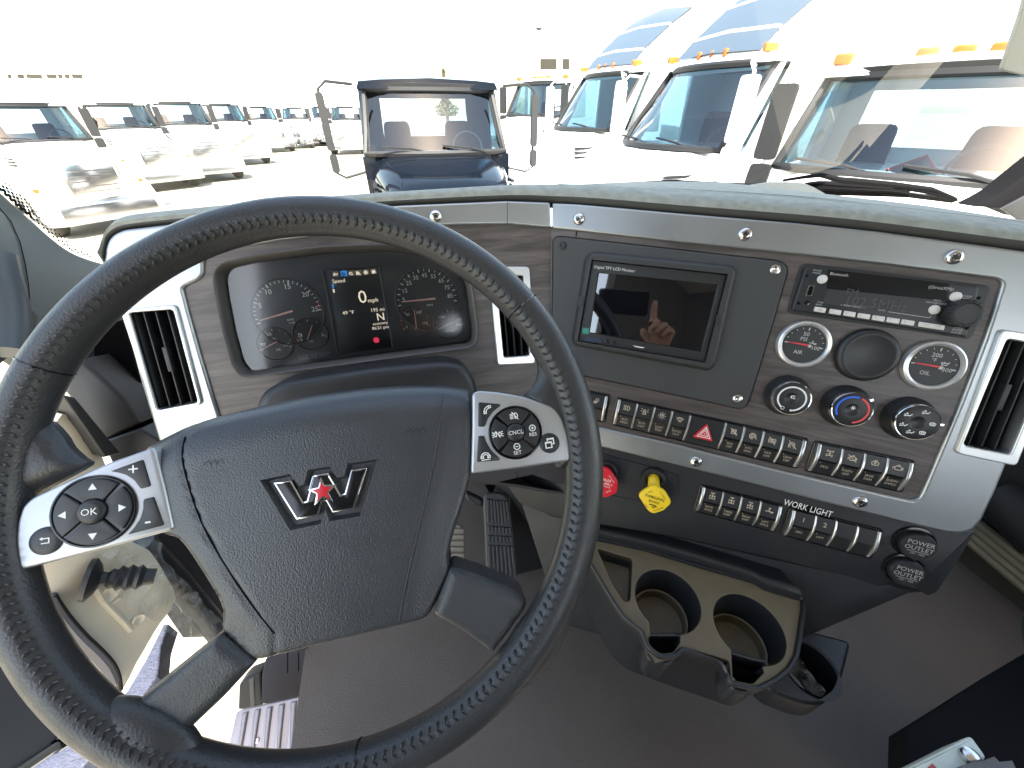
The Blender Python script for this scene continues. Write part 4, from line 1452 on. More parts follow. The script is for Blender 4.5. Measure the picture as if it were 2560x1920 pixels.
# ================================================================ round gauges, blank, climate knobs
def round_gauge(c, label, txt):
    x, y = S.L(c)
    g = Thing('round_gauge', label, 'gauge', S, (x, y, 0), 'round gauges under the radio')
    r = .0305
    g.part('bezel', MB().lathe([(r, 0), (r, .004), (r * .97, .0072), (r * .90, .0084), (r * .82, .0074), (r * .79, .0050)], x, y, 56), M_BEZEL)
    fa = g.part('dial', MB().flat(circle(x, y, r * .8, 48), .0045), M_DIAL2)
    t = MB()
    for k in range(11):
        a = R_(180 - k * 18.5)
        big = k in (0, 5, 10)
        t.stroke([(x + r * .72 * math.cos(a), y + r * .72 * math.sin(a)), (x + r * (.60 if big else .65) * math.cos(a), y + r * (.60 if big else .65) * math.sin(a))], r * (.045 if big else .022), .0049)
    for s, dx, dy, sz in txt:
        if s.startswith('@'):
            t.icon(s[1:], x + dx * r, y + dy * r, sz * r, .0049, 0, .2)
        else:
            t.text(s, x + dx * r, y + dy * r, sz * r, .0049)
    g.part('dial_print', t, mat('grey_white_print', (.5, .5, .5), .5), fa)
    g.part('needle', MB().prism([(x + r * .22, y - r * .05), (x + r * .22, y + r * .03), (x - r * .62, y + r * .03), (x - r * .62, y - r * .005)], .0062, .0072), M_NEEDR, fa)
    g.part('needle_tail', MB().prism(rect(x + r * .2, y - .001, r * .10, r * .12), .006, .0078), mat('needle_tail', (.5, .48, .44), .5), fa)
    return g


round_gauge((2006, 860), 'silver rimmed round gauge marked AIR and PSI under the radio', [('50', -.02, .43, .24), ('PSI', -.06, .22, .22), ('100', .45, -.10, .22), ('AIR', -.12, -.36, .22), ('@boost', .3, .1, .15)])
round_gauge((2327, 913), 'silver rimmed round gauge marked OIL and 200 below the volume knob', [('200', -.02, .42, .23), ('°F', -.06, .22, .2), ('300', .45, -.10, .22), ('OIL', -.18, -.33, .22), ('@oilcan', .3, .14, .15)])
x, y = S.L((2163, 887))
bl = MB().lathe([(.033, 0), (.033, .004), (.0318, .0075), (.029, .0098), (.0255, .0100), (.024, .0092), (.0001, .0088)], x, y, 56)
b = Thing('blanking_plug', 'plain black round blank between the two silver rimmed gauges', 'blanking plug', S, (x, y, 0))
b.part('plug', bl, M_BTN)


def knob(face_px, rr, label, deco):
    hk = .021
    x, y = S.L(face_px, hk)
    k = Thing('climate_knob', label, 'knob', S, (x, y, 0), 'climate knobs')
    r = rr
    base = k.part('body', MB().lathe([(r * 1.22, 0), (r * 1.22, .004), (r * 1.16, .008), (r * 1.04, .016), (r * 1.0, hk - .001)], x, y, 56), M_BTN)
    k.part('chrome_ring', MB().lathe([(r * 1.03, hk - .004), (r * 1.02, hk - .001), (r * .97, hk + .0006), (r * .93, hk + .0002)], x, y, 56), M_CHROME, base)
    f = k.part('face', MB().lathe([(r * .935, hk), (r * .9, hk + .0004), (r * .36, hk + .0004), (r * .30, hk - .0008), (.0001, hk - .0012)], x, y, 48), M_BTN)
    deco(k, f, x, y, r, hk + .0008)
    return k


def k1(k, f, x, y, r, z):
    t = MB().stroke(arc_(x, y, r * .70, 235, -75, 30), r * .09, z)
    t.icon('recirc', x + r * .02, y + r * .1, r * .16, z, 0, .3)
    t.stroke(arc_(x - r * .32, y - r * .62, r * .09, 0, 350, 10), r * .03, z)
    t.icon('fan', x + r * .12, y - r * .68, r * .10, z, 0, .4)
    k.part('face_print', t, M_WHITE, f)
    k.part('pointer', MB().prism(rect(x + r * math.cos(R_(142)), y + r * math.sin(R_(142)), r * .14, r * .1, R_(142)), z - .003, z + .0006), M_CHROME, f)


def k2(k, f, x, y, r, z):
    k.part('blue_arc', MB().stroke(arc_(x, y, r * .74, 215, 80, 20), r * .10, z), M_BLUE, f)
    k.part('red_arc', MB().stroke(arc_(x, y, r * .74, 70, -75, 20), r * .10, z), M_REDP, f)
    k.part('face_print', MB().icon('snow', x, y + r * .12, r * .15, z, 0, .22), M_WHITE, f)
    k.part('pointer', MB().prism(rect(x + r * math.cos(R_(47)), y + r * math.sin(R_(47)), r * .14, r * .1, R_(47)), z - .003, z + .0006), M_CHROME, f)


def k3(k, f, x, y, r, z):
    t = MB()
    for a, ic in ((150, 'face'), (75, 'face'), (5, 'scr'), (-55, 'scr'), (-105, 'face'), (205, 'face')):
        t.icon(ic, x + r * .62 * math.cos(R_(a)), y + r * .62 * math.sin(R_(a)), r * .19, z, 0, .22)
    k.part('face_print', t, M_WHITE, f)
    k.part('pointer', MB().prism(rect(x + r * math.cos(R_(8)), y + r * math.sin(R_(8)), r * .14, r * .1, R_(8)), z - .003, z + .0006), M_CHROME, f)


knob(c7((360, 1197))[0], .0225, 'fan speed knob with a white arc, left of the three climate knobs', k1)
knob(c7((815, 1280))[0], .0225, 'temperature knob with blue and red arcs', k2)
knob(c7((1308, 1378))[0], .0225, 'air direction knob with a ring of seated figure symbols', k3)
# ================================================================ rocker switches
M_RIB = mat('switch_rib', (.60, .60, .58), .30, metal=.85)


def bank(bars, entries, h, group, bezel=True):
    """bars: (top px, bottom px) of the silver ribs; entries between them"""
    B = [(Vector(S.L(a, h + .008)), Vector(S.L(b, h + .008))) for a, b in bars]
    ax = (sum((B[i + 1][0] + B[i + 1][1] - B[i][0] - B[i][1] for i in range(len(B) - 1)), Vector((0, 0)))).normalized()
    up = Vector((-ax.y, ax.x))
    H = sum(((a - b).dot(up) for a, b in B)) / len(B)
    cen = [(a + b) / 2 for a, b in B]
    n = len(cen)
    l0, l1 = cen[0], cen[-1]
    hw = .0016
    # well the bank sits in
    c = (l0 + l1) / 2
    L = (l1 - l0).dot(ax)
    an = math.atan2(ax.y, ax.x)
    if bezel:
        fpart('switch_well', MB().frame(rnd(rect(c.x, c.y, L + .011, H + .006, an), .004, 3), [rnd(rect(c.x, c.y, L + .006, H + .002, an), .003, 3)], h - .002, h + .0022, .0014, 2, zh=h - .004), M_GLOSS, S)
    for i, e in enumerate(entries):
        a, b = cen[i], cen[i + 1]
        w = (b - a).dot(ax) - 2 * hw
        m = (a + b) / 2
        name, cat = ('hazard_switch', 'hazard switch') if e[0] == 'hazard' else ('rocker_switch', 'rocker switch')
        t = Thing(name, e[3], cat, S, (m.x, m.y, h), None if e[0] == 'hazard' else group, rot=an)

        def ext(y0, z0, y1, z1, bev=.0008, x0=-w / 2, x1=w / 2):
            # a slab between two heights along y
            mb = MB()
            mb.add([(x0, y0, 0), (x1, y0, 0), (x1, y1, 0), (x0, y1, 0), (x0, y0, z0), (x1, y0, z0), (x1, y1, z1), (x0, y1, z1)],
                   [(4, 5, 6, 7), (0, 1, 5, 4), (1, 2, 6, 5), (2, 3, 7, 6), (3, 0, 4, 7)])
            return mb
        if e[0] == 'hazard':
            f = t.part('paddle', ext(-H / 2, .0052, H / 2, .0062), M_BTN, local=True)
            s_ = w * .62
            tri = rnd([(0, s_ * .52), (-s_ * .5, -s_ * .38), (s_ * .5, -s_ * .38)], .0022, 3)
            r = t.part('red_triangle', MB().prism(tri, .004, .0088, .0012, 2), M_RED, f, local=True)
            q = MB()
            for k, ww in ((.62, .0010), (.36, .0008)):
                q.stroke([(x * k, (y + s_ * .03) * k - s_ * .03) for x, y in [(0, s_ * .52), (-s_ * .5, -s_ * .38), (s_ * .5, -s_ * .38)]], ww, .0092, True)
            q.flat(circle(0, -s_ * .04, .0007, 8), .0092)
            t.part('triangle_print', q, M_WHITE, r, local=True)
        elif e[0] == 'blank':
            t.part('paddle', ext(-H / 2, .0022, 0, .0075).add(*(lambda q: (q.v, q.f))(ext(0, .0075, H / 2, .0055))), M_BTN, local=True)
        else:
            f = t.part('paddle', ext(H * .02, .0082, H / 2, .0058), M_BTN, local=True)
            t.part('lower_paddle', ext(-H / 2, .0030, -H * .06, .0066), M_BTN, f, local=True)
            t.part('ridge', ext(-H * .06, .0080, H * .02, .0088), M_GLOSS, f, local=True)
            q = MB()
            zi = .0072
            if e[1].startswith('#'):
                q.text(e[1][1:], 0, H * .26, H * .22, zi + .0006)
            else:
                q.icon(e[1], 0, H * .27, H * .145, zi + .0004, 0, .15)
            # tilt the print with the paddle
            sl = (.0058 - .0082) / (H * .48)
            q.v = [(x, y, .0082 + (y - H * .02) * sl + .0003) for x, y, z in q.v]
            t.part('icon_print', q, M_CREAM, f, local=True)
            q = MB()
            ls = e[2].split('/')
            for k, s in enumerate(ls):
                q.text(s, 0, -H * (.24 if len(ls) == 1 else (.20 + .13 * k)), H * .115, 0, 0, min(1, 4.2 / max(1, len(s))))
            q.stroke([(-w * .28, -H * .13), (-w * .28, -H * .08)], .0006, 0)
            sl = (.0066 - .0030) / (H * .44)
            q.v = [(x, y, .0030 + (y + H / 2) * sl + .0003) for x, y, z in q.v]
            t.part('label_print', q, M_CREAM, f, local=True)
        # silver rib to the right (and left of the first)
        for k, xx in ((1, w / 2 + hw),) + (((0, -w / 2 - hw),) if i == 0 else ()):
            prof = [(H / 2, .0062), (H * .3, .0092), (H * .05, .0112), (-H * .12, .0105), (-H * .3, .0070), (-H / 2, .0032)]
            big = (i == len(entries) - 1 and k == 1) or (i == 0 and k == 0)
            ww = hw * (1.25 if big else .8)
            mb = MB()
            rs = [[(xx - ww, y, 0), (xx - ww, y, z - .0006), (xx - ww * .5, y, z), (xx + ww * .5, y, z), (xx + ww, y, z - .0006), (xx + ww, y, 0)] for y, z in prof]
            mb.rings([r[::-1] for r in rs], True, True, True)
            mb.f = [q_[::-1] for q_ in mb.f]
            t.part('silver_rib', mb, M_RIB, local=True)


def bars8(cr, *ps):
    return [(cr(p[0])[0], cr(p[1])[0]) for p in ps]


sg = 'rocker switches on the dashboard'
bank(bars8(c8, ((75, 100), (20, 285)), ((202, 130), (162, 312))), [('', 'lamp', '', 'rocker switch with a lamp symbol, half hidden by the wheel rim')], 0, sg)
bank(bars8(c8, ((302, 155), (254, 340)), ((428, 183), (392, 370)), ((560, 210), (520, 400)), ((694, 240), (650, 432)), ((832, 270), (784, 465)), ((1102, 328), (1048, 525)), ((1243, 360), (1185, 560)), ((1390, 395), (1328, 597)), ((1538, 428), (1475, 632)), ((1694, 462), (1632, 665))),
     [('', 'beam', 'AUX/HIGH', 'rocker switch lettered AUX HIGH with a headlamp symbol'), ('', 'beacon', 'BCN/LIGHT', 'rocker switch lettered BCN LIGHT with a beacon symbol'), ('', 'bulb', 'LIGHT/TEST', 'rocker switch lettered LIGHT TEST with a bulb symbol'),
      ('', 'rock', 'ROCK/OUT', 'rocker switch lettered ROCK OUT beside the hazard switch'), ('hazard', '', '', 'hazard switch with a red triangle below the monitor'), ('', 'spring', 'SGA/OFF', 'rocker switch lettered SGA OFF right of the red triangle'),
      ('', 'spin', 'ATC/SPIN', 'rocker switch lettered ATC SPIN with a wheel symbol'), ('', 'park', 'HSA/OFF', 'rocker switch lettered HSA OFF'), ('', 'steer', 'LDW/OFF', 'rocker switch lettered LDW OFF at the end of the long row')], 0, sg)
bank(bars8(d8, ((1035, 330), (970, 535)), ((1208, 365), (1135, 572)), ((1374, 400), (1300, 607)), ((1545, 440), (1462, 645)), ((1712, 470), (1636, 680))),
     [('', 'axle2', 'PTO', 'rocker switch lettered PTO below the climate knobs'), ('', 'engoff', 'RGEN/OFF', 'rocker switch lettered RGEN OFF'), ('', 'engfan', 'ENG/FAN', 'rocker switch lettered ENG FAN with an engine symbol'), ('', 'engine', 'SHDN/OVRD', 'rocker switch lettered SHDN OVRD in the lower right corner of the veneer')], 0, sg)
bank(bars8(d8, ((182, 650), (128, 832)), ((323, 685), (275, 868)), ((458, 720), (410, 902)), ((597, 757), (550, 942)), ((742, 795), (688, 978))),
     [('', 'axle3', 'INTR/AXLE', 'rocker switch lettered INTR AXLE beside the yellow brake knob'), ('', 'axle3b', 'TWO/DIFF', 'rocker switch lettered TWO DIFF on the black lower panel'), ('', 'axle3', 'REAR/DIFF', 'rocker switch lettered REAR DIFF on the black lower panel'), ('', 'lift', 'LIFT/AXLE', 'rocker switch lettered LIFT AXLE on the black lower panel')], HL, sg)
bank(bars8(d8, ((845, 825), (785, 1010)), ((1013, 862), (945, 1052)), ((1163, 900), (1093, 1092)), ((1325, 942), (1243, 1136)), ((1483, 982), (1400, 1172))),
     [('', '#1', 'OPT', 'rocker switch numbered 1 under the work light label'), ('', '#2', 'OPT', 'rocker switch numbered 2 right of switch 1'), ('blank', '', '', 'plain black switch blank right of switch 2'), ('blank', '', '', 'plain black switch blank beside the power outlets')], HL, sg)
p = S.P(d8((842, 750), (1030, 800), (1022, 832), (836, 782)), HL)
lab = Thing('work_light_label', 'black strip lettered WORK LIGHT above the numbered switches', 'label', S, (*p[0], HL))
lab.part('strip', MB().prism(p, HL, HL + .0027), M_GLOSS)
c = S.L(d8((935, 792))[0], HL)
an = math.atan2(p[1][1] - p[0][1], p[1][0] - p[0][0])
lab.part('lettering', MB().text('WORK LIGHT', c[0], c[1], .0135, HL + .0031, an, .72), M_WHITE)


# ================================================================ brake knobs
def brake(px_c, px_base, poly, hk, m, label, txts, col, hide=None):
    bx_, by_ = S.L(px_base, HL)
    t = Thing('brake_valve', label, 'brake knob', S, (bx_, by_, HL), 'push pull brake knobs')
    t.part('collar', MB().lathe([(.020, HL), (.0195, HL + .005), (.0165, HL + .008), (.0125, HL + .0075), (.0115, HL + .001), (.0001, HL)], bx_, by_, 40), M_BLACK)
    pl = ccw([S.L(q, hk) for q in poly])
    cx = sum(q[0] for q in pl) / len(pl)
    cy = sum(q[1] for q in pl) / len(pl)
    sh = MB()
    sh.rings([[(bx_ + .0085 * math.cos(a), by_ + .0085 * math.sin(a), HL) for a in [2 * math.pi * k / 24 for k in range(24)]],
              [(cx + .0095 * math.cos(a), cy + .0095 * math.sin(a), hk - .006) for a in [2 * math.pi * k / 24 for k in range(24)]],
              [(cx + .014 * math.cos(a), cy + .014 * math.sin(a), hk - .004) for a in [2 * math.pi * k / 24 for k in range(24)]]], False, True)
    t.part('stem', sh, m)
    b = MB()
    r = rnd(pl, .0045, 4)
    b.prism(r, hk - .006, hk, .0018, 3, bottom=True)
    k = t.part('plate', b, m)
    q = MB()
    for s, dx, dy, sz, a in txts:
        q.text(s, cx + dx, cy + dy, sz, hk + .0005, R_(a), .95)
    q2 = t.part('lettering', q, col, k)
    return t, cx, cy, k


t, cx, cy, k = brake(None, (1634, 1196), c8((552, 792), (640, 840), (692, 928), (632, 985), (552, 1012), (510, 985), (438, 872), (470, 840)), HL + .030, M_YEL, 'yellow diamond parking brake knob below the silver trim', [
    ('PARKING', 0, .0042, .0072, -2), ('BRAKE', 0, -.0028, .0056, -2), ('PULL', -.0085, .0125, .0032, 40), ('TO APPLY', .0095, .0115, .0032, -42), ('PUSH', -.0095, -.0125, .0032, -48), ('TO RELEASE', .0085, -.0130, .0032, 40)], mat('black_print', (.015, .015, .015), .5))
lg = MB().stroke([(cx - .006, cy - .0085), (cx + .004, cy - .0085), (cx + .005, cy - .0100), (cx - .001, cy - .0118), (cx + .003, cy - .0125)], .0012, HL + .0305)
lg.text('Bendix', cx - .001, cy - .0082, .0034, HL + .0306)
t.part('maker_mark', lg, MATS['black_print'], k)
brake(None, (1515, 1178), c8((88, 640), (205, 668), (232, 690), (285, 770), (280, 850), (222, 880), (190, 890), (80, 850), (30, 760)), HL + .030, M_RED, 'red octagonal trailer supply knob half hidden by the wheel rim', [
    ('TRAILER', 0, .0065, .0062, -3), ('AIR SUPPLY', .0, .0000, .0058, -3), ('NOT FOR PARKING', 0, -.0045, .0026, -3), ('EVACUATE', .0105, .0105, .0030, -45), ('SUPPLY', .010, -.0115, .0030, 40)], M_WHITE)

# ================================================================ power outlets
for px, lab in (((2296, 1368), 'black capped power outlet, upper of the two below the silver corner'), ((2268, 1434), 'black capped power outlet, lower of the two at the panel edge')):
    x, y = S.L(px, HL + .008)
    t = Thing('power_outlet', lab, 'power outlet', S, (x, y, HL), 'power outlets')
    t.part('collar', MB().lathe([(.0235, HL), (.023, HL + .003), (.021, HL + .0035), (.0195, HL)], x - .002, y + .002, 40), M_GLOSS)
    cp = t.part('cap', MB().lathe([(.0195, HL), (.0195, HL + .007), (.018, HL + .0092), (.0001, HL + .0098)], x, y, 40), M_BTN)
    q = MB()
    q.text('POWER', x, y + .0065, .0085, HL + .0103)
    q.text('OUTLET', x, y - .0015, .0085, HL + .0103)
    q.stroke([(x - .012, y - .0062), (x + .012, y - .0062)], .0006, HL + .0103)
    q.text('12V - 10A', x, y - .0092, .0040, HL + .0103)
    t.part('lettering', q, MATS['soft_white_print'], cp)

# ================================================================ cup holder console (horizontal, in cab axes)
ZC = -.615
con = Thing('cup_console', 'black and tan console with two cup holders under the dash', 'cup holder', CAB, (*CAB.L((1650, 1520), ZC), ZC))
top_px = d4((100, 330), (230, 352), (480, 405), (800, 505), (1100, 590), (1385, 690), (1382, 760), (1362, 900), (1345, 1010), (1300, 1085), (1240, 1130), (1195, 1140), (1178, 1060), (1150, 1075), (1090, 1120), (985, 1110), (985, 1000), (700, 930), (690, 880), (620, 900), (530, 880), (470, 850), (380, 780), (310, 690), (250, 590), (180, 470), (120, 400))
top_px = d4((60, 320), (230, 352), (480, 405), (800, 505), (1100, 590), (1390, 690), (1385, 760), (1365, 900), (1345, 1010), (1300, 1085), (1230, 1140), (1130, 1190), (985, 1160), (975, 1040), (700, 960), (660, 1000), (580, 1010), (515, 960), (480, 868), (380, 790), (310, 690), (250, 590), (180, 470), (110, 380))
top = rnd(CAB.P(top_px, ZC), .004, 3)


def cup(cpx, ex, ey):
    a, b = CAB.L(ex[0], ZC), CAB.L(ex[1], ZC)
    c, d = CAB.L(ey[0], ZC), CAB.L(ey[1], ZC)
    return ((a[0] + b[0]) / 2 + (c[0] + d[0]) / 2) / 2, ((a[1] + b[1]) / 2 + (c[1] + d[1]) / 2) / 2, (math.dist(a, b) + math.dist(c, d)) / 4


u1 = cup(None, d4((440, 680), (803, 720)), d4((590, 505), (650, 880)))
u2 = cup(None, d4((890, 790), (1288, 920)), d4((1040, 648), (1150, 1068)))
pk = rnd(CAB.P(d4((215, 395), (410, 450), (417, 475), (405, 690), (385, 702), (362, 690), (300, 590)), ZC), .003, 3)
n1 = CAB.P(d4((520, 880), (505, 985), (555, 1045), (625, 1030), (690, 940), (672, 880)), ZC)
n2 = CAB.P(d4((990, 1020), (995, 1130), (1050, 1195), (1120, 1165), (1175, 1110), (1165, 1075)), ZC)


def keyhole(u, n):
    cx = sum(q[0] for q in n) / len(n)
    cy = sum(q[1] for q in n) / len(n)
    a = math.atan2(cy - u[1], cx - u[0])
    far = sorted([q for q in n if math.dist(q, u[:2]) > u[2] * 1.01], key=lambda q: (math.atan2(q[1] - u[1], q[0] - u[0]) - a + math.pi) % (2 * math.pi))
    w = .46
    arc = circle(u[0], u[1], u[2], 44, a + w, a + 2 * math.pi - w)
    return ccw(arc + rnd_open(far))


def rnd_open(p):
    return p


kh = [keyhole(u1, n1), keyhole(u2, n2)]
holes = kh + [pk]
# keep the front lip in front of the cups
body = con.part('tray', MB().frame(top, holes, ZC - .012, ZC, .0015, 2), M_TAN, label='tan top of the console with two round cup holes')
side_ = MB()
lip = offset(top, -.006)
body_px = d4((60, 320), (230, 352), (480, 405), (800, 505), (1100, 590), (1390, 690), (1385, 760), (1365, 900), (1345, 1010), (1300, 1085), (1230, 1120), (980, 1040), (700, 950), (480, 870), (380, 790), (310, 690), (250, 590), (180, 470), (110, 380))
bodyp = rnd(CAB.P(body_px, ZC), .006, 3)
side_.rings([[(x, y, ZC - .17) for x, y in offset(bodyp, .010)], [(x, y, ZC - .06) for x, y in offset(bodyp, .004)], [(x, y, ZC - .004) for x, y in offset(bodyp, -.004)]], True, False)
side_.rings([[(x, y, ZC - .022) for x, y in offset(lip, .003)], [(x, y, ZC + .002) for x, y in lip], [(x, y, ZC + .0045) for x, y in offset(lip, .0012)], [(x, y, ZC + .0045) for x, y in offset(lip, .0045)], [(x, y, ZC + .001) for x, y in offset(lip, .0062)]], False, False)
con.part('shell', side_, mat('console_black', (.015, .016, .019), .42, bump=('noise', 1300, .1, .001)), smooth=50)
for (cx, cy, r), kk in zip((u1, u2), kh):
    con.part('cup_well', MB().rings([[(x, y, ZC - .070) for x, y in offset(kk, .004)], [(x, y, ZC - .0005) for x, y in kk]][::-1], False, False), M_LOWER)
    con.part('cup_step', MB().lathe([(r * .80, ZC - .074), (r * .84, ZC - .055), (r * .90, ZC - .054)], cx, cy, 48), M_TAN)
    con.part('cup_floor', MB().flat(circle(cx, cy, r * .84, 40), ZC - .072), M_TAN)
con.part('pocket', MB().flat(pk, ZC - .03), M_TAN)
con.part('pocket_wall', MB().rings([[(x, y, ZC - .03) for x, y in ccw(pk)][::-1], [(x, y, ZC - .001) for x, y in ccw(pk)][::-1]], False, False), M_BLACK)
# back rail of the console
rail = [CAB.W(*CAB.L(p, ZC + .018), ZC + .018) for p in d4((90, 265), (230, 290), (480, 345), (800, 435), (1100, 530), (1180, 580), (1380, 640))]
mb = MB()
rows = [[w + CY * .05 - CZ * .002, w + CY * .012, w + CZ * .002, w - CY * .006 - CZ * .003, w - CY * .006 - CZ * .02, w + CY * .012 - CZ * .022] for w in rail]
mb.rings([[tuple(v) for v in r] for r in rows], True, True)
mb.v = [tuple(CAB.M.inverted() @ Vector(v)) for v in mb.v]
con.part('back_rail', mb, MATS['console_black'], smooth=60)
# outer walls of the mug handle notches
for pts in (d4((505, 900), (690, 900), (700, 935), (640, 1050), (600, 1075), (505, 1040), (488, 980)), d4((960, 1000), (1180, 1060), (1195, 1130), (1130, 1185), (1050, 1240), (985, 1215), (950, 1130))):
    p = rnd(CAB.P(pts, ZC - .012), .004, 3)
    con.part('handle_notch', MB().frame(offset(p, -.002), [offset(p, .003)], ZC - .05, ZC - .003, .003, 3), MATS['console_black'])
    con.part('notch_floor', MB().flat(offset(p, .002), ZC - .049), MATS['console_black'])
# lower round holder at the right
ZL = -.72
h2 = CAB.L(d4((1440, 1085))[0], ZL)
hr = math.dist(CAB.L(d4((1590, 1090))[0], ZL), h2) * .92
lowc = Thing('cup_holder', 'lower black cup holder with clear plastic in it, right of the console', 'cup holder', CAB, (*h2, ZL))
ob = rnd(CAB.P(d4((1180, 1180), (1230, 900), (1370, 850), (1450, 870), (1680, 930), (1640, 1100), (1600, 1230), (1500, 1300), (1400, 1290), (1230, 1225)), ZL), .012, 4)
lowc.part('rim', MB().frame(ob, [circle(h2[0], h2[1], hr, 40)], ZL - .05, ZL, .005, 3), MATS['console_black'])
lowc.part('well', MB().lathe([(hr * .8, ZL - .09), (hr, ZL - .001)], h2[0], h2[1], 40), M_DARK)
bag = MB()
rs = []
for i in range(13):
    a_ = []
    for j in range(13):
        x = (i / 12 - .5) * hr * 1.5
        y = (j / 12 - .5) * hr * 1.7
        z = ZL - .028 + .018 * noise.noise(Vector((x * 55, y * 55, 1.3))) + .008 * noise.noise(Vector((x * 140, y * 140, 4)))
        if x * x + y * y > (hr * .86) ** 2:
            k = hr * .86 / math.hypot(x, y)
            x, y = x * k, y * k
        a_.append((h2[0] - hr * .12 + x * .8, h2[1] - hr * .1 + y, z))
    rs.append(a_)
bag.rings(rs, False, False, False)
bag.f = [f[::-1] for f in bag.f]
M_FILM = film('clear_film')
single('plastic_bag', bag, M_FILM, 'crumpled clear plastic bag inside the lower cup holder', 'plastic bag', CAB, smooth=25)
# black HVAC housing between dash and floor
hv = MB()
hp = CAB.P([(1250, 1190), (1560, 1300), (2000, 1420), (2330, 1490), (2130, 1590), (1960, 1680), (1900, 1720)], -.60)
tp = [CAB.L(p, -.45) for p in [(1180, 1150), (1700, 1300), (2330, 1470)]]
y0 = .46
hv.box(.13, .62, .50, .80, -.98, -.50)
con2 = Thing('heater_housing', 'black heater housing under the dash behind the cup holders', 'heater housing', CAB, (.3, .6, -1.0))
con2.part('case', hv, M_LOWER)

# ================================================================ pedals
ZF = -1.02
FLX = CAB


def pedal_plane(px, lean, dist):
    f = tilted(YAWC, lean, CAM + ray(*px) * dist)
    return f


PA = pedal_plane((1255, 1340), R_(38), .80)
ac = Thing('accelerator_pedal', 'long black ribbed accelerator pedal right of the steering column', 'pedal', PA, (0, 0, 0))
apx = e9((375, 700), (400, 655), (450, 630), (620, 630), (690, 665), (735, 710), (790, 950), (830, 1300), (865, 1660), (890, 1950), (420, 1950), (400, 1600), (385, 1200), (368, 850))
ap = rnd(PA.P(apx), .006, 3)
mp_ = mat('pedal_rubber', (.050, .054, .060), .5)
pd = ac.part('tread', MB().prism(ap, -.012, 0, .003), mp_)
tl = PA.L(e9((400, 680))[0])
tr = PA.L(e9((730, 720))[0])
bl_, br_ = PA.L(e9((430, 1940))[0]), PA.L(e9((880, 1940))[0])
for k in range(7):
    f = (k + .45) / 7
    a = Vector(tl).lerp(Vector(tr), f)
    b = Vector(bl_).lerp(Vector(br_), f)
    u = (b - a).normalized()
    v = Vector((-u.y, u.x)) * .0024
    segs = [(.03, .325), (.36, .44), (.475, .56), (.595, .98)]
    for s0, s1 in segs:
        p0, p1 = a.lerp(b, s0), a.lerp(b, s1)
        ac.part('rib', MB().prism([tuple(p0 + v), tuple(p0 - v), tuple(p1 - v), tuple(p1 + v)], -.001, .0042, .001, 2), mp_, pd)
ac.part('arm', MB().prism(PA.P(e9((380, 780), (120, 650), (90, 700), (130, 780), (230, 850), (370, 890))), -.05, -.02, .004), M_BLACK)
PB = pedal_plane((1145, 1350), R_(45), .84)
bk = Thing('brake_pedal', 'grey ribbed brake pedal half hidden by the wheel hub', 'pedal', PB, (0, 0, 0))
bp = rnd(PB.P(d3((300, 1140), (415, 1140), (440, 1180), (445, 1380), (430, 1400), (290, 1400))), .006, 3)
mbp = mat('brake_rubber', (.22, .20, .165), .6)
pd = bk.part('pad', MB().prism(bp, -.015, 0, .002), mbp)
for k in range(6):
    y = 1165 + k * 42
    q = PB.P(d3((290, y), (440, y), (440, y + 24), (290, y + 24)))
    bk.part('rib', MB().prism(q, 0, .004, .001), mbp, pd)

# ================================================================ floor, sill and door opening
fl = [CAB.L(p, ZF) for p in ((760, 1600), (640, 1920))]
flo = MB()
xl = -.368
flo.add([(xl, -1.2, ZF), (1.6, -1.2, ZF), (1.6, .95, ZF), (xl, .95, ZF)], [(0, 1, 2, 3)])
single('cab_floor', flo, M_FLOOR, 'brown grey rubber mat on the cab floor', None, CAB, kind='structure')
fw = MB()
fw.add([(-.6, .95, ZF - .3), (1.6, .95, ZF - .3), (1.6, .95, -.3), (-.6, .95, -.3)], [(0, 3, 2, 1)])
fw.f = [f[::-1] for f in fw.f]
single('firewall', fw, M_FLOOR, 'dark firewall behind the pedals', None, CAB, kind='structure')
# black panel with two grooves above the step
SP_ = tilted(YAWC, R_(35), CAM + ray(700, 1690) * .88)
pp = rnd(SP_.P(d6((340, 420), (360, 330), (470, 280), (595, 230), (600, 300), (590, 545), (570, 560), (340, 580))), .004, 2)
sp = Thing('foot_panel', 'dark grey foot panel with two grooves beside the step', 'panel', SP_, (0, 0, 0))
a = sp.part('plate', MB().prism(pp, -.03, 0, .004), mat('foot_panel', (.030, .030, .038), .8, spec=.2))
for x in (484, 545):
    q = SP_.P(d6((x - 3, 290), (x + 4, 290), (x + 4, 405 - (x - 484) * .2), (x - 3, 405 - (x - 484) * .2)))
    sp.part('groove', MB().flat(q, .0004), M_DARK, a)
seal = SP_.P(d6((215, 470), (255, 430), (335, 400), (345, 590), (300, 600), (210, 610)), -.012)
sp.part('door_seal', MB().prism(rnd(seal, .004, 2), -.05, -.012, .004), mat('door_seal', (.018, .019, .02), .6, spec=.3))
sl2 = SP_.P(d6((268, 440), (300, 420), (305, 600), (275, 605)), -.010)
sp.part('door_seal', MB().prism(sl2, -.04, -.010, .003), M_BLACK)
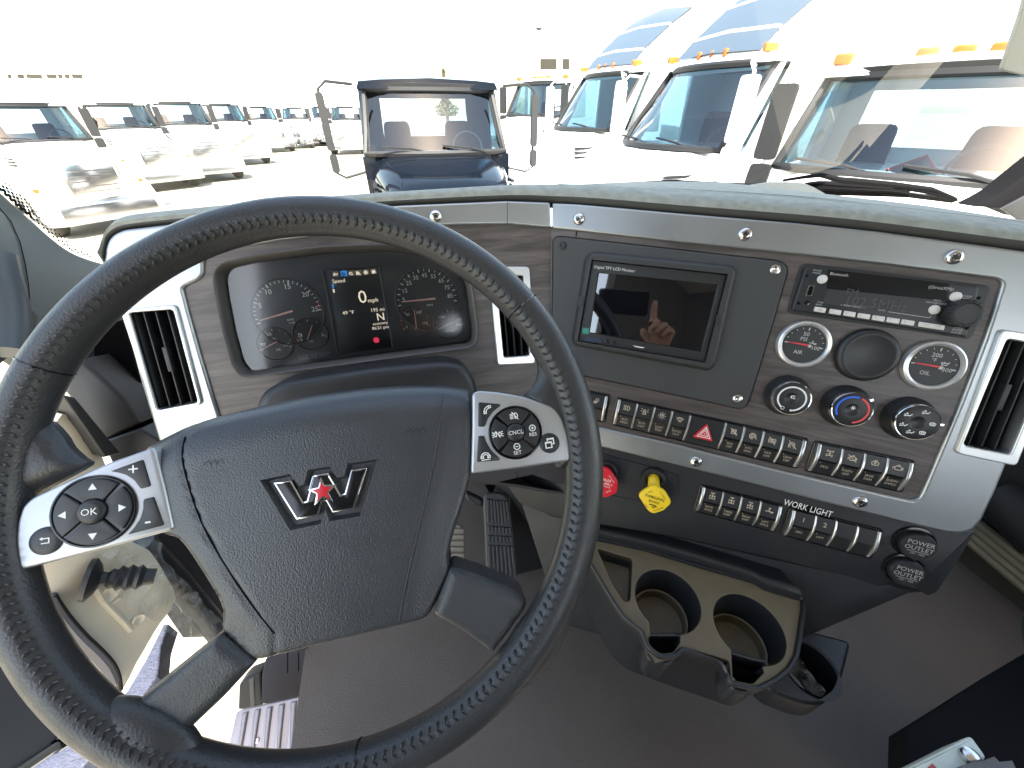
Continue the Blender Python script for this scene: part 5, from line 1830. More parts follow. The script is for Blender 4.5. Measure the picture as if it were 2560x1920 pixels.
# ribbed aluminium step
ST = tilted(R_(15), R_(62), CAM + ray(690, 1800) * .80)
stp = Thing('step_plate', 'ribbed aluminium step plate with a screw at the door sill', 'step', ST, (0, 0, 0))
sp_px = d6((200, 622), (225, 610), (560, 535), (600, 545), (585, 700), (565, 900), (550, 1000), (130, 1000), (160, 800))
s1 = stp.part('plate', MB().prism(rnd(ST.P(sp_px), .003, 2), -.012, 0, .0015), M_ALU)
for k in range(5):
    f0 = (k + .25) / 5.3
    fb = f0 + .085
    t0, t1, t2 = Vector((222, 625)), Vector((575, 548)), None
    b0, b1 = Vector((150, 990)), Vector((548, 990))
    q = [t0.lerp(t1, f0), t0.lerp(t1, fb), b0.lerp(b1, fb), b0.lerp(b1, f0)]
    stp.part('rib', MB().prism(rnd(ST.P(d6(*[tuple(v) for v in q])), .001, 2), -.001, .0055, .002, 3), M_ALU, s1)
x, y = ST.L(d6((318, 776))[0])
stp.part('screw', MB().lathe([(.0045, 0), (.0042, .0025), (.0022, .003), (.0018, .0018), (.0001, .0018)], x, y, 20), M_SCREW, s1)

# left wall: pillar trim
LW = SIDE
pil = Thing('pillar_trim', 'grey green pillar trim left of the windshield', 'trim panel', LW, (.3, -.1, 0))
pp = smooth_loop(LW.P([(-160, 330), (0, 474), (43, 514), (83, 549), (133, 594), (179, 627), (228, 648), (300, 668), (420, 700), (430, 800), (330, 960), (180, 960), (60, 880), (-160, 800)]), 3)
pil.part('panel', MB().prism(pp, -.03, 0, .006), M_PILLAR)
sm = LW.P(d7((-60, 160), (0, 215), (80, 310), (150, 470), (190, 640), (215, 800), (222, 900), (205, 945)), .001)
pil.part('seam', MB().stroke(sm, .0016, .0012), M_DARK)
inner = smooth_loop(LW.P(d7((-300, 120), (0, 222), (75, 315), (143, 475), (182, 640), (207, 800), (214, 895), (196, 935), (100, 900), (90, 720), (0, 600), (-300, 500)), .006), 3)
pil.part('inner_panel', MB().prism(inner, -.002, .006, .004), M_PILLAR)
hollow = LW.P(d7((-300, 560), (0, 620), (60, 680), (100, 760), (110, 860), (200, 960), (290, 1040), (150, 1260), (-300, 1500)), .007)
pil.part('hollow', MB().prism(smooth_loop(hollow, 2), .0, .0068), mat('hollow_grey', (.045, .043, .045), .6))
gh = [LW.W(*LW.L(p, .03), .03) for p in d7((-60, 560), (-30, 700), (10, 820), (40, 950), (55, 1100), (40, 1300))]
g = Thing('grab_handle', 'smooth blue grey grab handle at the left edge', 'grab handle', None, gh[0])
g.part('handle', MB().tube([tuple(v) for v in gh], .018, 14), mat('handle_grey', (.06, .072, .085), .45))

# hinge pillar and what is seen through the wheel at the lower left
jm = Thing('door_jamb', 'cream painted door jamb seen through the wheel spokes', 'door jamb', JAMB, (.35, -.6, 0))
jp = JAMB.P(d1((200, 500), (256, -38), (375, -128), (529, 85), (600, 300), (620, 480), (760, 560), (850, 700), (900, 800), (822, 935), (760, 1030), (700, 1130), (628, 1275), (590, 1262), (520, 1200), (430, 1060), (330, 930), (250, 800), (200, 640)))


def jh(x, y):
    h = .004 * noise.noise(Vector((x * 9, y * 9, 0))) + .003 * noise.noise(Vector((x * 25, y * 25, 3)))
    return h - .004 * (1 - min(1, dist_poly(ccw(jp), x, y) / .01))


kq = MB().prism(JAMB.P(c4((372, 1275), (450, 1290), (720, 1620), (622, 1645)), .02), -.04, .02, .003)
jm.part('hinge_rail', kq, mat('rail_dark', (.02, .02, .021), .5))
jm.part('panel', surface(smooth_loop(ccw(jp), 2), .012, jh, zb=-.06), M_JAMB, smooth=70)
gs = JAMB.P(d1((262, 780), (330, 880), (420, 985), (500, 1060), (560, 1125), (592, 1190), (602, 1262)), .006)
jm.part('weather_strip', MB().tube([(x, y, .008) for x, y in smooth_loop(gs, 3, False)], .0035, 8), M_BLACK)
gs = JAMB.P(d1((240, 800), (300, 900), (390, 1005), (470, 1080), (530, 1150), (565, 1225)), .004)
jm.part('inner_strip', MB().tube([(x, y, .004) for x, y in smooth_loop(gs, 3, False)], .009, 8), mat('strip_grey', (.26, .24, .24), .5))
em = JAMB.P(d1((490, 740), (520, 800), (560, 850), (620, 910), (670, 965)), .006)
jm.part('pressed_rib', MB().tube([(x, y, .002) for x, y in smooth_loop(em, 3, False)], .004, 8), M_JAMB)
em = JAMB.P(d1((570, 835), (620, 800)), .006)
jm.part('pressed_rib', MB().tube([(x, y, .002) for x, y in em], .003, 8), M_JAMB)
for c_, rr in (((690, 905), .006), ((545, 770), .009)):
    x, y = JAMB.L(d1(c_)[0])
    jm.part('pressed_dimple', MB().lathe([(rr * 1.4, .002), (rr * 1.2, .006), (rr * .8, .0045), (.0001, .003)], x, y, 24), M_JAMB)
gb = [JAMB.W(*JAMB.L(p, .012), .012) for p in d1((432, 708), (470, 706), (580, 700))]
bt = Thing('rubber_boot', 'black ribbed rubber boot on the cream door jamb', 'rubber boot', None, gb[0])
u = (gb[2] - gb[0]).normalized()
vw = (gb[0] - CAM).normalized()
u = ((u - vw * u.dot(vw)).normalized() - vw * .12).normalized()
rs_, pts = [], []
for t_, r_ in ((0, .030), (.006, .031), (.012, .022), (.016, .011), (.022, .010), (.026, .015), (.031, .013), (.035, .019), (.041, .015), (.046, .020), (.052, .0155), (.057, .019), (.063, .013), (.075, .012)):
    pts.append(gb[0] + u * t_ * .9)
    rs_.append(r_ * .82)
bt.part('boot', MB().tube([tuple(v) for v in pts], rs_, 20), M_BLACK, smooth=30)
# cable duct wrapped in clear film
df = [LW.W(*LW.L(p, .0), .0) for p in d1((700, 520), (870, 690), (1050, 900), (1130, 1010))]
cdct = Thing('cable_duct', 'dark duct under the dash wrapped in clear film', 'duct', None, df[0])
cdct.part('tube', MB().tube([tuple(v) for v in df], .020, 12), M_BLACK)
dk = MB().prism(LW.P(d1((800, 460), (960, 450), (1080, 600), (1190, 800), (1210, 960), (1080, 960), (980, 800), (850, 640), (770, 560)), .01), -.04, .012, .004)
cdct.part('dark_rail', MB().add([tuple(LW.M @ Vector(v)) for v in dk.v], dk.f), mat('rail_dark', (.02, .02, .021), .5))
fp_ = LW.P(d1((470, 580), (620, 540), (780, 500), (840, 610), (940, 740), (1060, 860), (1125, 940), (1010, 1040), (945, 1095), (890, 1020), (820, 930), (700, 860), (620, 790), (575, 700), (540, 640)), .022)
fp_ = smooth_loop(fp_, 3)
filmS = surface(ccw(fp_), .006, lambda x, y: .022 + .020 * noise.noise(Vector((x * 24, y * 24, 7))) + .012 * abs(noise.noise(Vector((x * 60, y * 60, 2)))), )
single('film_wrap', filmS, film('wrap_film'), 'crumpled clear film hanging between wheel spoke and door jamb', 'plastic film', LW, smooth=18)

# sill, step carpet and gas strut in the lower left corner
gp = Thing('seat_side_panel', 'flat grey side panel in the lower left corner', 'panel', LW, (0, -.6, .12))
HP = .10
q = LW.P(d1((-250, 900), (60, 1150), (200, 1380), (330, 1520), (310, 1560), (60, 1700), (-250, 1800)), HP)
gp.part('panel', MB().prism(q, HP - .02, HP, .003), mat('side_panel_grey', (.19, .187, .19), .55, bump=('noise', 900, .06, .001)))
rod = [LW.W(*LW.L(p, HP + .004), HP + .004) for p in f3((400, 1640), (860, 1330))]
rod2 = [LW.W(*LW.L(p, HP + .004), HP + .004) for p in f3((860, 1330), (985, 1250))]
rd_ = Thing('strut_rod', 'thin bright strut rod with a black tip at the lower left', 'strut', None, rod[0])
u = (rod[1] - rod[0]) * 3
rd_.part('rod', MB().tube([tuple(rod[1] - u), tuple(rod[1])], .0035, 10), mat('rod_bright', (.55, .54, .48), .3, metal=.6))
rd_.part('tip', MB().tube([tuple(rod2[0]), tuple(rod2[1])], .0055, 10), M_GLOSS)
cp_ = LW.P([(-200, 2000), (40, 1930), (190, 1840), (300, 1720), (420, 1620), (355, 1730), (420, 1560), (416, 1550), (395, 1610), (350, 1720), (360, 1760), (420, 1850), (500, 2050)], 0)
# narrow carpeted ledge under the jamb
q = [CAB.L(p, -.86) for p in d1((850, 930), (812, 1045), (795, 1200), (700, 1320), (560, 1480), (300, 1800), (-100, 1900), (-100, 1700), (300, 1560), (520, 1400), (640, 1270), (740, 1100), (825, 930))]
ck = MB().prism(q, -.90, -.86, .004)
single('sill_ledge', ck, mat('sill_carpet', (.05, .055, .085), .6, bump=('noise', 300, .6, .003), var=(120, .25)), 'blue grey carpeted sill ledge under the door jamb', 'sill', CAB)

# ================================================================ passenger side, lower right
seat = Thing('passenger_seat', 'black passenger seat base in the lower right corner', 'seat', CAB, (*CAB.L((2450, 1850), -.62), -.62))
sb = CAB.P([(2268, 1980), (2268, 1819), (2335, 1778), (2508, 1668), (2640, 1590), (2900, 1700), (2900, 2100), (2300, 2200)], -.62)
sb = ccw(sb)
sc_ = (sum(q[0] for q in sb) / len(sb), sum(q[1] for q in sb) / len(sb))
low_ = [(sc_[0] + .22 + (x - sc_[0]) * .55, sc_[1] - .06 + (y - sc_[1]) * .55) for x, y in sb]
seat.part('base', MB().rings([[(x, y, -1.0) for x, y in low_], [(x, y, -.66) for x, y in sb], [(x, y, -.622) for x, y in sb], [(x, y, -.62) for x, y in offset(sb, .003)]], True, True), M_DARK)
ck = CAB.P([(2515, 1560), (2560, 1480), (2700, 1450), (2800, 1700), (2600, 1820), (2552, 1780), (2528, 1680)], -.55)
seat.part('cushion', MB().prism(rnd([(x + .05, y) for x, y in ck], .02, 4), -.57, -.55, .012, 4), mat('seat_fabric', (.008, .013, .014), .8, bump=('noise', 500, .4, .002)))
wb = Thing('white_bracket', 'white metal box with a red mark and a screw at the lower right', 'metal box', CAB, (*CAB.L((2400, 1900), -.56), -.56))
w1 = rnd(CAB.P(f2((520, 1500), (640, 1452), (1440, 1040), (1480, 1030), (1520, 1050), (1710, 1310), (1500, 1600), (900, 1800)), -.56), .003, 2)
wbp = wb.part('box', MB().prism(w1, -.60, -.56, .002), mat('white_enamel', (.55, .60, .54), .4))
wb.part('red_mark', MB().flat(CAB.P(f2((860, 1500), (975, 1395), (1035, 1455), (1000, 1520)), -.5595), -.5595), mat('faded_red', (.42, .05, .06), .5), wbp)
x, y = CAB.L(f2((1470, 1320))[0], -.56)
wb.part('screw', MB().lathe([(.009, -.56), (.008, -.554), (.004, -.552), (.0001, -.552)], x, y, 16), M_SCREW, wbp)
cl = CAB.P(f2((1400, 1480), (1500, 1390), (1650, 1330), (1850, 1300), (2020, 1230), (2110, 1300), (2260, 1290), (2400, 1500), (2200, 1700), (1500, 1700)), -.53)
clm = surface(ccw(cl), .008, lambda x, y: -.535 + .012 * noise.noise(Vector((x * 30, y * 30, 1))) - .012 * (1 - min(1, dist_poly(ccw(cl), x, y) / .012)), zb=-.56)
single('grey_cloth', clm, mat('grey_cloth', (.12, .12, .125), .9, bump=('noise', 600, .5, .002)), 'bunched grey cloth lying on the white metal box', 'cloth', CAB, smooth=80)
# passenger sill with long ridges
RW = Frame(-CY, CZ, -CX, CAM + CX * 1.33)
rs_t = Thing('passenger_sill', 'tan ribbed sill strip along the passenger door', 'sill', RW, (0, -.9, 0))
a0, a1 = f1((690, 850), (1244, 1310))
for k in range(4):
    p0 = (a0[0] + k * 9, a0[1] - k * 12.5)
    p1 = (a1[0] + k * 9 + 120, a1[1] - k * 17 + 100)
    p00 = (p0[0] - 60, p0[1] - 50)
    w_ = [RW.L(p00, 0), RW.L(p1, 0)]
    rs_t.part('ridge', MB().tube([(w_[0][0], w_[0][1], 0), (w_[1][0], w_[1][1], 0)], .012, 8), mat('sill_tan', (.17, .155, .115), .6))
dr = Thing('passenger_door', 'dark passenger door panel beyond the dashboard', 'door', RW, (0, -.6, 0))
dr.part('panel', MB().box(-1.0, 1.2, -1.05, -.28, -.08, -.02), mat('door_brown', (.022, .019, .017), .7))
dr.part('armrest', MB().tube([tuple((*RW.L(p, .02), .02)) for p in f1((900, 330), (1244, 640), (1500, 900))], .05, 10), mat('door_dark', (.008, .008, .009), .7))
# ================================================================ own cab shell and windshield
M_HEAD = mat('headliner', (.42, .41, .39), .9)
sh = MB()
sh.box(-.55, 1.5, -1.25, .30, .62, .66)
single('cab_ceiling', sh, M_HEAD, 'pale cab headliner', None, CAB, kind='structure')
bw_ = MB().frame([(-.55, -1.1), (1.5, -1.1), (1.5, .66), (-.55, .66)], [rnd([(.15, -.05), (.95, -.05), (.95, .36), (.15, .36)], .06, 4)], 0, .05)  # window opening added in the unseen rear wall to brighten the dash
sh = MB().add([(x, -1.30 + z, y) for x, y, z in bw_.v], [f[::-1] for f in bw_.f])
single('cab_rear_wall', sh, mat('rear_wall', (.10, .10, .105), .8), 'grey rear wall of the cab', None, CAB, kind='structure')
sh = MB().box(-.60, -.55, -1.3, -.52, -1.1, .66).box(-.60, -.55, -.52, .55, .46, .66)
single('cab_side_wall', sh, MATS['rear_wall'], 'grey side wall behind the driver door', None, CAB, kind='structure')

# windshield pane, from the cowl up to the roof edge
WSY, WSZ = .98, -.20
wsf = tilted(YAWC, R_(-24), CAM + CY * WSY + CZ * WSZ)
pane = []
cols, rws = 14, 4
wr = []
for j in range(rws + 1):
    r = []
    for i in range(cols + 1):
        s_ = i / cols * 2 - 1
        x = .45 + 1.05 * s_
        y = .98 * j / rws * 1.05
        r.append((x, y, -.16 * s_ * s_ * -1 * -1))
    wr.append(r)
mb = MB().rings(wr, False, False, closed=False)
wsh = Thing('windshield', 'windshield with black frit dots along its lower left edge', 'windshield', wsf, (.45, 0, 0))
wsh.part('pane', mb, glass('windshield_glass', (.97, .99, .985), 1.35), smooth=60)
# frit dots, along the pillar, and the black corner on the right
dots = MB()
FR = Frame(CY, CZ, CX, CAM + CX * -.46)
random.seed(3)
edge = d7((0, 75), (120, 190), (250, 300), (400, 432), (540, 535), (700, 592))
for i in range(len(edge) - 1):
    a, b = Vector(edge[i]), Vector(edge[i + 1])
    n = int((b - a).length / 8)
    for k in range(n):
        p = a.lerp(b, k / n)
        nrm = Vector((b.y - a.y, -(b.x - a.x))).normalized()
        dens_ = 3 if i < 2 else 2
        for m in range(dens_):
            q = p + nrm * (2 + m * 9.5 + (4 if k % 2 else 0))
            x, y = FR.L(tuple(q))
            rr = .0021 * (1 - .25 * m) * (1.25 if i < 2 else .8)
            dots.flat(circle(x, y, rr, 8), 0)
dv = [tuple(wsh.inv @ (wsf.M.inverted() @ (FR.M @ Vector(v)))) for v in dots.v]
dots.v = dv
wsh.part('frit_dots', dots, M_DARK, kind='stuff', local=True)
PR = Frame(-CX, CZ, -CY, CAM + CY * .80)
pr = Thing('right_pillar', 'dark corner of the windshield surround at the right edge', 'pillar', PR, (0, 0, 0))
pq = PR.P([(2440, 517), (2475, 500), (2510, 480), (2560, 440), (2700, 330), (2900, 200), (2900, 600), (2560, 545), (2500, 520)])
pr.part('frame', MB().prism(pq, -.05, 0, .003), M_DARK)
pq = PR.P([(2505, 521), (2545, 500), (2600, 470), (2800, 380), (2800, 640), (2560, 560)], .006)
pr.part('trim', MB().prism(pq, 0, .006, .003), M_LOWER)
vz = Frame(-CX, CZ, -CY, CAM + CY * .45)
vs = Thing('corner_piece', 'pale grey corner piece hanging at the upper right edge', 'corner_part', vz, (0, 0, 0))
vs.part('board', MB().prism(rnd(vz.P([(2552, 40), (2505, 174), (2548, 184), (2760, 230), (2760, -60), (2580, -60)]), .004, 2), -.004, 0, .001), mat('corner_piece_grey', (.50, .51, .47), .7))  # flat pale grey piece at the upper right of the windshield

# wipers and cowl outside the glass
CW = Frame(CX, CY, CZ, CAM + CZ * -.335)
cowl = Thing('cowl', 'black cowl strip and wipers outside the windshield', 'cowl', None, CAM + CY * 1.2)
cy0 = 1.10


def atY(p, Y):
    r = ray(*p)
    return CAM + r * (Y / r.dot(CY))


cw = [atY(p, 1.15) for p in ((1560, 462), (1700, 455), (1790, 460), (2000, 470), (2230, 478), (2400, 500))]
mb = MB()
mb.rings([[tuple(w), tuple(w + CZ * .004 + CY * .02), tuple(w + CZ * .0 + CY * .05), tuple(w - CZ * .015 + CY * .02)] for w in cw], True, True)
cowl.part('strip', mb, M_DARK)
for pts, r in ((cC((735, 1108), (850, 1090), (960, 1075), (1080, 1105), (1190, 1115), (1400, 1135), (1640, 1165), (1780, 1215)), [.004, .005, .007, .009, .010, .010, .009, .005]),):
    cowl.part('wiper_arm', MB().tube([tuple(atY(p, 1.12)) for p in pts], r, 8), M_DARK)
fc_ = Frame(CX, CZ, -CY, CAM + CY * 1.16)
fv = MB().prism(rnd(fc_.P(cC((905, 1130), (1000, 1118), (1430, 1128), (1520, 1165), (1500, 1215), (1000, 1200))), .006, 2), -.03, 0, .004)
cowl.part('cowl_vent', MB().add([tuple(fc_.M @ Vector(v)) for v in fv.v], fv.f), M_DARK)
cowl.part('wiper_blade', MB().tube([tuple(atY(p, 1.12)) for p in cC((1420, 1150), (1600, 1178), (1790, 1222))], .006, 8), M_DARK)
pa = Frame(CX, CY, CZ, CAM + CZ * -.122)
ppx = cC((515, 1140), (640, 1120), (760, 1118), (860, 1125), (920, 1150), (990, 1190), (780, 1180), (640, 1165), (560, 1160))
single('paper_sheet', MB().prism([(q[0], q[1]) for q in [tuple((atY(p, .80) - CAM).dot(a) for a in (CX, CZ)) for p in ppx]], -.002, 0), mat('paper', (.45, .48, .48), .6),
       'pale folded paper lying at the foot of the windshield', 'paper', Frame(CX, CZ, -CY, CAM + CY * .80))

# ================================================================ the yard outside
g = MB()
g.add([(-300, -120, 0), (300, -120, 0), (300, 500, 0), (-300, 500, 0)], [(0, 1, 2, 3)])
single('ground', g, ground_mat(), 'pale concrete truck yard', None, None, kind='structure', smooth=0)

T_WHITE = mat('white_truck_paint', (.78, .78, .77), .25, coat=.6)
T_BLACK = mat('black_truck_paint', (.004, .006, .010), .07, spec=.12)
T_SKYTINT = mat('sky_tint_fairing', (.060, .082, .108), .4, spec=.3)  # white fairing front with its sky reflection painted in as blue grey
T_GLASS = glass('truck_glass', (.34, .48, .54), 1.5, 0, .06)
T_TRIM = mat('truck_black_trim', (.010, .010, .011), .6)
T_TYRE = mat('tyre_rubber', (.045, .043, .038), .8)
T_RIM = mat('truck_rim', (.68, .68, .66), .35, metal=.4)
T_AMB = mat('amber_lens', (.46, .095, .005), .5)
T_SEAT = mat('truck_seat', (.012, .017, .023), .9, spec=.05)
T_INT = mat('truck_interior', (.018, .028, .036), .9, spec=.05)
T_LAMP = mat('truck_headlamp', (.35, .36, .38), .15, metal=.3)
T_CHROME = mat('truck_chrome', (.7, .7, .7), .15, metal=1)


def hood_loft(secs, m=8):
    rs = []
    for y, w, zt, zb in secs:
        r = [(-w, y, zb), (-w * 1.0, y, zt - .22), (-w * .93, y, zt - .08), (-w * .74, y, zt), (-w * .3, y, zt + .03), (w * .3, y, zt + .03), (w * .74, y, zt), (w * .93, y, zt - .08), (w, y, zt - .22), (w, y, zb)]
        rs.append(r)
    return MB().rings(rs, True, True)


def build_truck(paint, kind):
    """local frame: x to the right seen from the front, nose towards -y, origin on the ground under the windshield foot"""
    P = {}

    def put(n, mb, m, smooth=35, sub=None):
        P.setdefault(n, []).append((mb, m, smooth, sub))
    hw = 1.03
    aero = kind == 'sleeper'
    # windshield
    b = 1.96 if not aero else 1.92
    tp = 2.68 if not aero else 2.78
    ty = .42 if not aero else .62
    ws = []
    for j in range(4):
        t = j / 3
        ws.append([((-1 + 2 * i / 10) * (.97 - .09 * t), t * ty - (.26 if not aero else .34) * (1 - (-1 + 2 * i / 10) ** 2) * (1 - .2 * t) + .10, b + (tp - b) * t) for i in range(11)])
    put('windshield', MB().rings(ws, False, False, closed=False), T_GLASS)
    # black rubber frame
    loop = [Vector(q) for q in ws[0]] + [Vector(ws[1][-1]), Vector(ws[2][-1])] + [Vector(q) for q in ws[3][::-1]] + [Vector(ws[2][0]), Vector(ws[1][0])]
    put('windshield_frame', MB().tube([tuple(q + Vector((0, -.012, 0))) for q in loop], .040, 6, True), T_TRIM)
    if not aero:
        put('visor_band', MB().rings([[(q[0], q[1] - .03, q[2] - .01), (q[0], q[1] - .05, q[2] + .06), (q[0], q[1] + .02, q[2] + .07), (q[0], q[1] + .02, q[2])] for q in ws[3]], True, True), T_TRIM)
    # cab body
    cab_ = MB()
    cab_.box(-hw, hw, .05, 1.75, .85, b - .03)
    # a pillars
    for s in (-1, 1):
        a0, a1 = Vector(ws[0][5 + 5 * s]), Vector(ws[3][5 + 5 * s])
        f0, f1 = Vector((s * hw, .34, b - .04)), Vector((s * (hw - .08), ty + .16, tp + .02))
        rr = [[a0 + Vector((0, .0, 0)), f0, f0 + Vector((-s * .07, .02, 0)), a0 + Vector((-s * .05, .07, 0))], [a1, f1, f1 + Vector((-s * .07, .02, 0)), a1 + Vector((-s * .05, .07, 0))]]
        rr = [[tuple(v) for v in r] for r in rr]
        cab_.rings(rr, True, True)
        # b pillar / rear side
        cab_.add([(s * hw, 1.20, b - .04), (s * hw, 1.75, b - .04), (s * (hw - .06), 1.75, tp + .04), (s * (hw - .06), 1.16, tp + .04), (s * (hw - .05), 1.20, b - .04), (s * (hw - .05), 1.75, b - .04), (s * (hw - .11), 1.75, tp + .04), (s * (hw - .11), 1.16, tp + .04)],
                 [(0, 1, 2, 3), (7, 6, 5, 4), (0, 3, 7, 4)])
    # roof
    rs = []
    for k, (dy, dz, ww) in enumerate(((-.02, .0, .90), (.02, .10, .93), (.20, .13, .93), (.8, .15, .93), (1.75 - ty, .14, .93))):
        y = ty + dy - .1 + .1
        rs.append([(-ww - .04, y, tp), (-ww, y, tp + dz * .8), (-ww * .7, y - .05, tp + dz), (0, y - .10 * (k < 2), tp + dz + .02), (ww * .7, y - .05, tp + dz), (ww, y, tp + dz * .8), (ww + .04, y, tp)])
    cab_.rings([r[::-1] for r in rs], True, True)
    # back wall with its window
    bw = MB().frame([(-hw, b - .05), (hw, b - .05), (hw - .06, tp + .1), (-hw + .06, tp + .1)], [[(-.72, b + .12), (.72, b + .12), (.70, tp - .08), (-.70, tp - .08)]], -.04, 0)
    if not aero:
        cab_.add([(x, 1.75 + z, y) for x, y, z in bw.v], bw.f)
    put('cab', cab_, paint)
    put('side_window', MB().add([(-hw + .01, .42, b - .02), (-hw + .01, 1.2, b - .02), (-hw + .07, 1.16, tp), (-hw + .07, ty + .22, tp)], [(0, 1, 2, 3)]), T_GLASS, 0)
    put('side_window', MB().add([(hw - .01, .42, b - .02), (hw - .01, 1.2, b - .02), (hw - .07, 1.16, tp), (hw - .07, ty + .22, tp)], [(3, 2, 1, 0)]), T_GLASS, 0)
    # interior
    put('interior', MB().box(-.95, .95, .10, .42, 1.3, b - .02).box(-.98, .98, .1, 1.7, 1.0, 1.25), T_INT)
    for s in (-1, 1):
        put('seat', MB().prism(rnd(rect(s * .5, 1.2, .5, .5), .08, 3), 1.25, 1.6, .06).add(*(lambda m_: ([(x, 1.38 + z * .5, y) for x, y, z in m_.v], m_.f))(MB().prism(rnd([(s * .5 - .25, 1.5), (s * .5 + .25, 1.5), (s * .5 + .2, 2.3), (s * .5 - .2, 2.3)], .08, 3), 0, .3, .05))), T_SEAT)
    put('steering_wheel', MB().tube([(.5 + .22 * math.cos(a), .52 + .10 * math.sin(a), b + .02 + .20 * math.sin(a)) for a in [2 * math.pi * k / 20 for k in range(20)]], .016, 6, True), T_TRIM)
    # hood
    if aero:
        put('hood', hood_loft([(.16, .98, 1.93, .9), (-.5, .93, 1.80, .85), (-1.2, .80, 1.62, .75), (-1.75, .62, 1.42, .62), (-1.95, .48, 1.25, .62)]), paint, 50)
        put('grille', MB().prism(rnd([(-.46, .62), (.46, .62), (.52, 1.22), (.40, 1.36), (-.40, 1.36), (-.52, 1.22)], .08, 3), 0, .03, .01), T_TRIM, sub='grille')
        put('bumper', MB().prism(rnd([(-1.18, -1.2), (-1.15, -1.75), (-.6, -2.12), (.6, -2.12), (1.15, -1.75), (1.18, -1.2)], .1, 3), .3, .72, .05), paint)
        gy = -1.96
    else:
        put('hood', hood_loft([(.14, .96, 1.95, .9), (-.5, .88, 1.88, .85), (-1.25, .72, 1.76, .80), (-1.62, .60, 1.66, .75), (-1.68, .56, 1.55, .75)]), paint, 50)
        put('grille', MB().prism(rnd([(-.52, .70), (.52, .70), (.52, 1.48), (.40, 1.56), (-.40, 1.56), (-.52, 1.48)], .05, 3), 0, .03, .01), T_CHROME if paint is T_WHITE else T_TRIM, sub='grille')
        put('bumper', MB().prism(rnd([(-1.2, -1.45), (-1.2, -1.8), (-1.0, -1.95), (1.0, -1.95), (1.2, -1.8), (1.2, -1.45)], .06, 3), .32, .74, .04), T_CHROME if kind == 'chrome' else paint)
        gy = -1.69
    gb_ = MB()
    for k in range(7):
        z = .72 + .11 * k
        gb_.box(-.44, .44, gy - .05, gy - .025, z, z + .028)
    put('grille_bars', gb_, T_CHROME if not aero else T_TRIM)
    # grille faces -y
    for s in (-1, 1):
        fen = []
        for k in range(9):
            a = math.pi * (k / 8)
            fen.append((math.cos(a), math.sin(a)))
        wy = -1.05
        rr = [[(s * .70, wy - .66 * c_, .55 + .66 * s_), (s * 1.16, wy - .64 * c_, .55 + .63 * s_), (s * 1.18, wy - .60 * c_, .55 + .57 * s_), (s * .70, wy - .58 * c_, .55 + .56 * s_)] for c_, s_ in fen]
        if s < 0:
            rr = [r[::-1] for r in rr]
        put('fender', MB().rings(rr, True, True), paint, 50)
        # block that carries the headlamp
        hd = MB().prism(rnd([(s * .56, gy + .9), (s * .56, gy + .12), (s * .95, gy + .16), (s * 1.14, gy + .42), (s * 1.14, gy + .9)], .08, 3), .66, 1.16, .10)
        put('fender', hd, paint, 50)
        hl = MB().prism(rnd(rect(s * .80, .96, .34, .22, s * .12), .06, 3), 0, .08, .03)
        hl.v = [(x, gy + .16 - z + abs(x) * .06, y) for x, y, z in hl.v]
        put('headlight', hl, T_LAMP)
        ind = MB().box(s * 1.02 - .05, s * 1.02 + .05, gy + .20, gy + .30, .98, 1.10)
        put('indicator', ind, T_AMB)
        # wheels
        tyre = MB().lathe([(.30, -.14), (.46, -.15), (.51, -.11), (.525, -.04), (.525, .04), (.51, .11), (.46, .15), (.30, .14)], 0, 0, 36)
        tyre.v = [(s * (.98 + z * s * 0) + z * 1.0, wy + x, .525 + y) for x, y, z in tyre.v]
        rimm = MB().lathe([(.31, .12), (.29, .13), (.27, .07), (.16, .05), (.14, .10), (.08, .14), (.0001, .15)], 0, 0, 28)
        rimm.v = [(s * (.98 + z), wy + x, .525 + y) for x, y, z in rimm.v]
        put('wheel', tyre, T_TYRE, 40)
        put('wheel_rim', rimm, T_RIM)
        # mirrors
        mw = .09 if paint is T_BLACK else .20
        mo = 1.40 if paint is T_BLACK else (1.18 if aero else 1.08)
        mr = MB().prism(rnd(rect(0, 0, mw, .62), .04, 3), 0, .10, .04, bottom=True)
        mr.v = [(s * mo + x, .0 + z, 2.32 + y) for x, y, z in mr.v]
        m2 = MB().prism(rnd(rect(0, 0, mw, .22), .04, 3), 0, .10, .04, bottom=True)
        m2.v = [(s * mo + x, .0 + z, 1.86 + y) for x, y, z in m2.v]
        put('mirror', mr.add(m2.v, m2.f), paint if aero else T_TRIM)
        put('mirror_arm', MB().tube([(s * 1.0, .25, 2.72), (s * (mo - .1), .10, 2.74), (s * mo, .06, 2.66), (s * mo, .06, 1.74), (s * (mo - .1), .10, 1.68), (s * 1.0, .2, 1.74)], .018, 6), T_TRIM if paint is T_BLACK else paint)
        # doors: panel line and handle
        put('door_handle', MB().box(s * hw - .015, s * hw + .02, 1.0, 1.2, 1.55, 1.60), T_TRIM)
        # hood vent
        hv_ = MB()
        for k in range(3):
            hv_.box(s * .91 - .02, s * .91 + .03, -.62, -.18, 1.50 + .07 * k, 1.53 + .07 * k)
        put('hood_vent', hv_, T_TRIM)
    # wipers
    for x in (-.45, .35):
        put('wiper', MB().tube([(x + .3, -.10, b + .01), (x + .1, -.15, b + .06), (x - .3, -.13, b + .09)], .014, 5), T_TRIM)
    # roof marker lamps
    for x in (-.80, -.22, 0, .22, .80) if paint is not T_BLACK else ():
        mk = MB().prism(rnd(rect(x, ty + .01, (.06 if kind == 'chrome' else .14) if not aero else .05, .11 if not aero else .20), .015, 2), tp + .09, tp + (.17 if kind != 'chrome' else .12), .02)
        put('roof_light', mk, T_AMB)
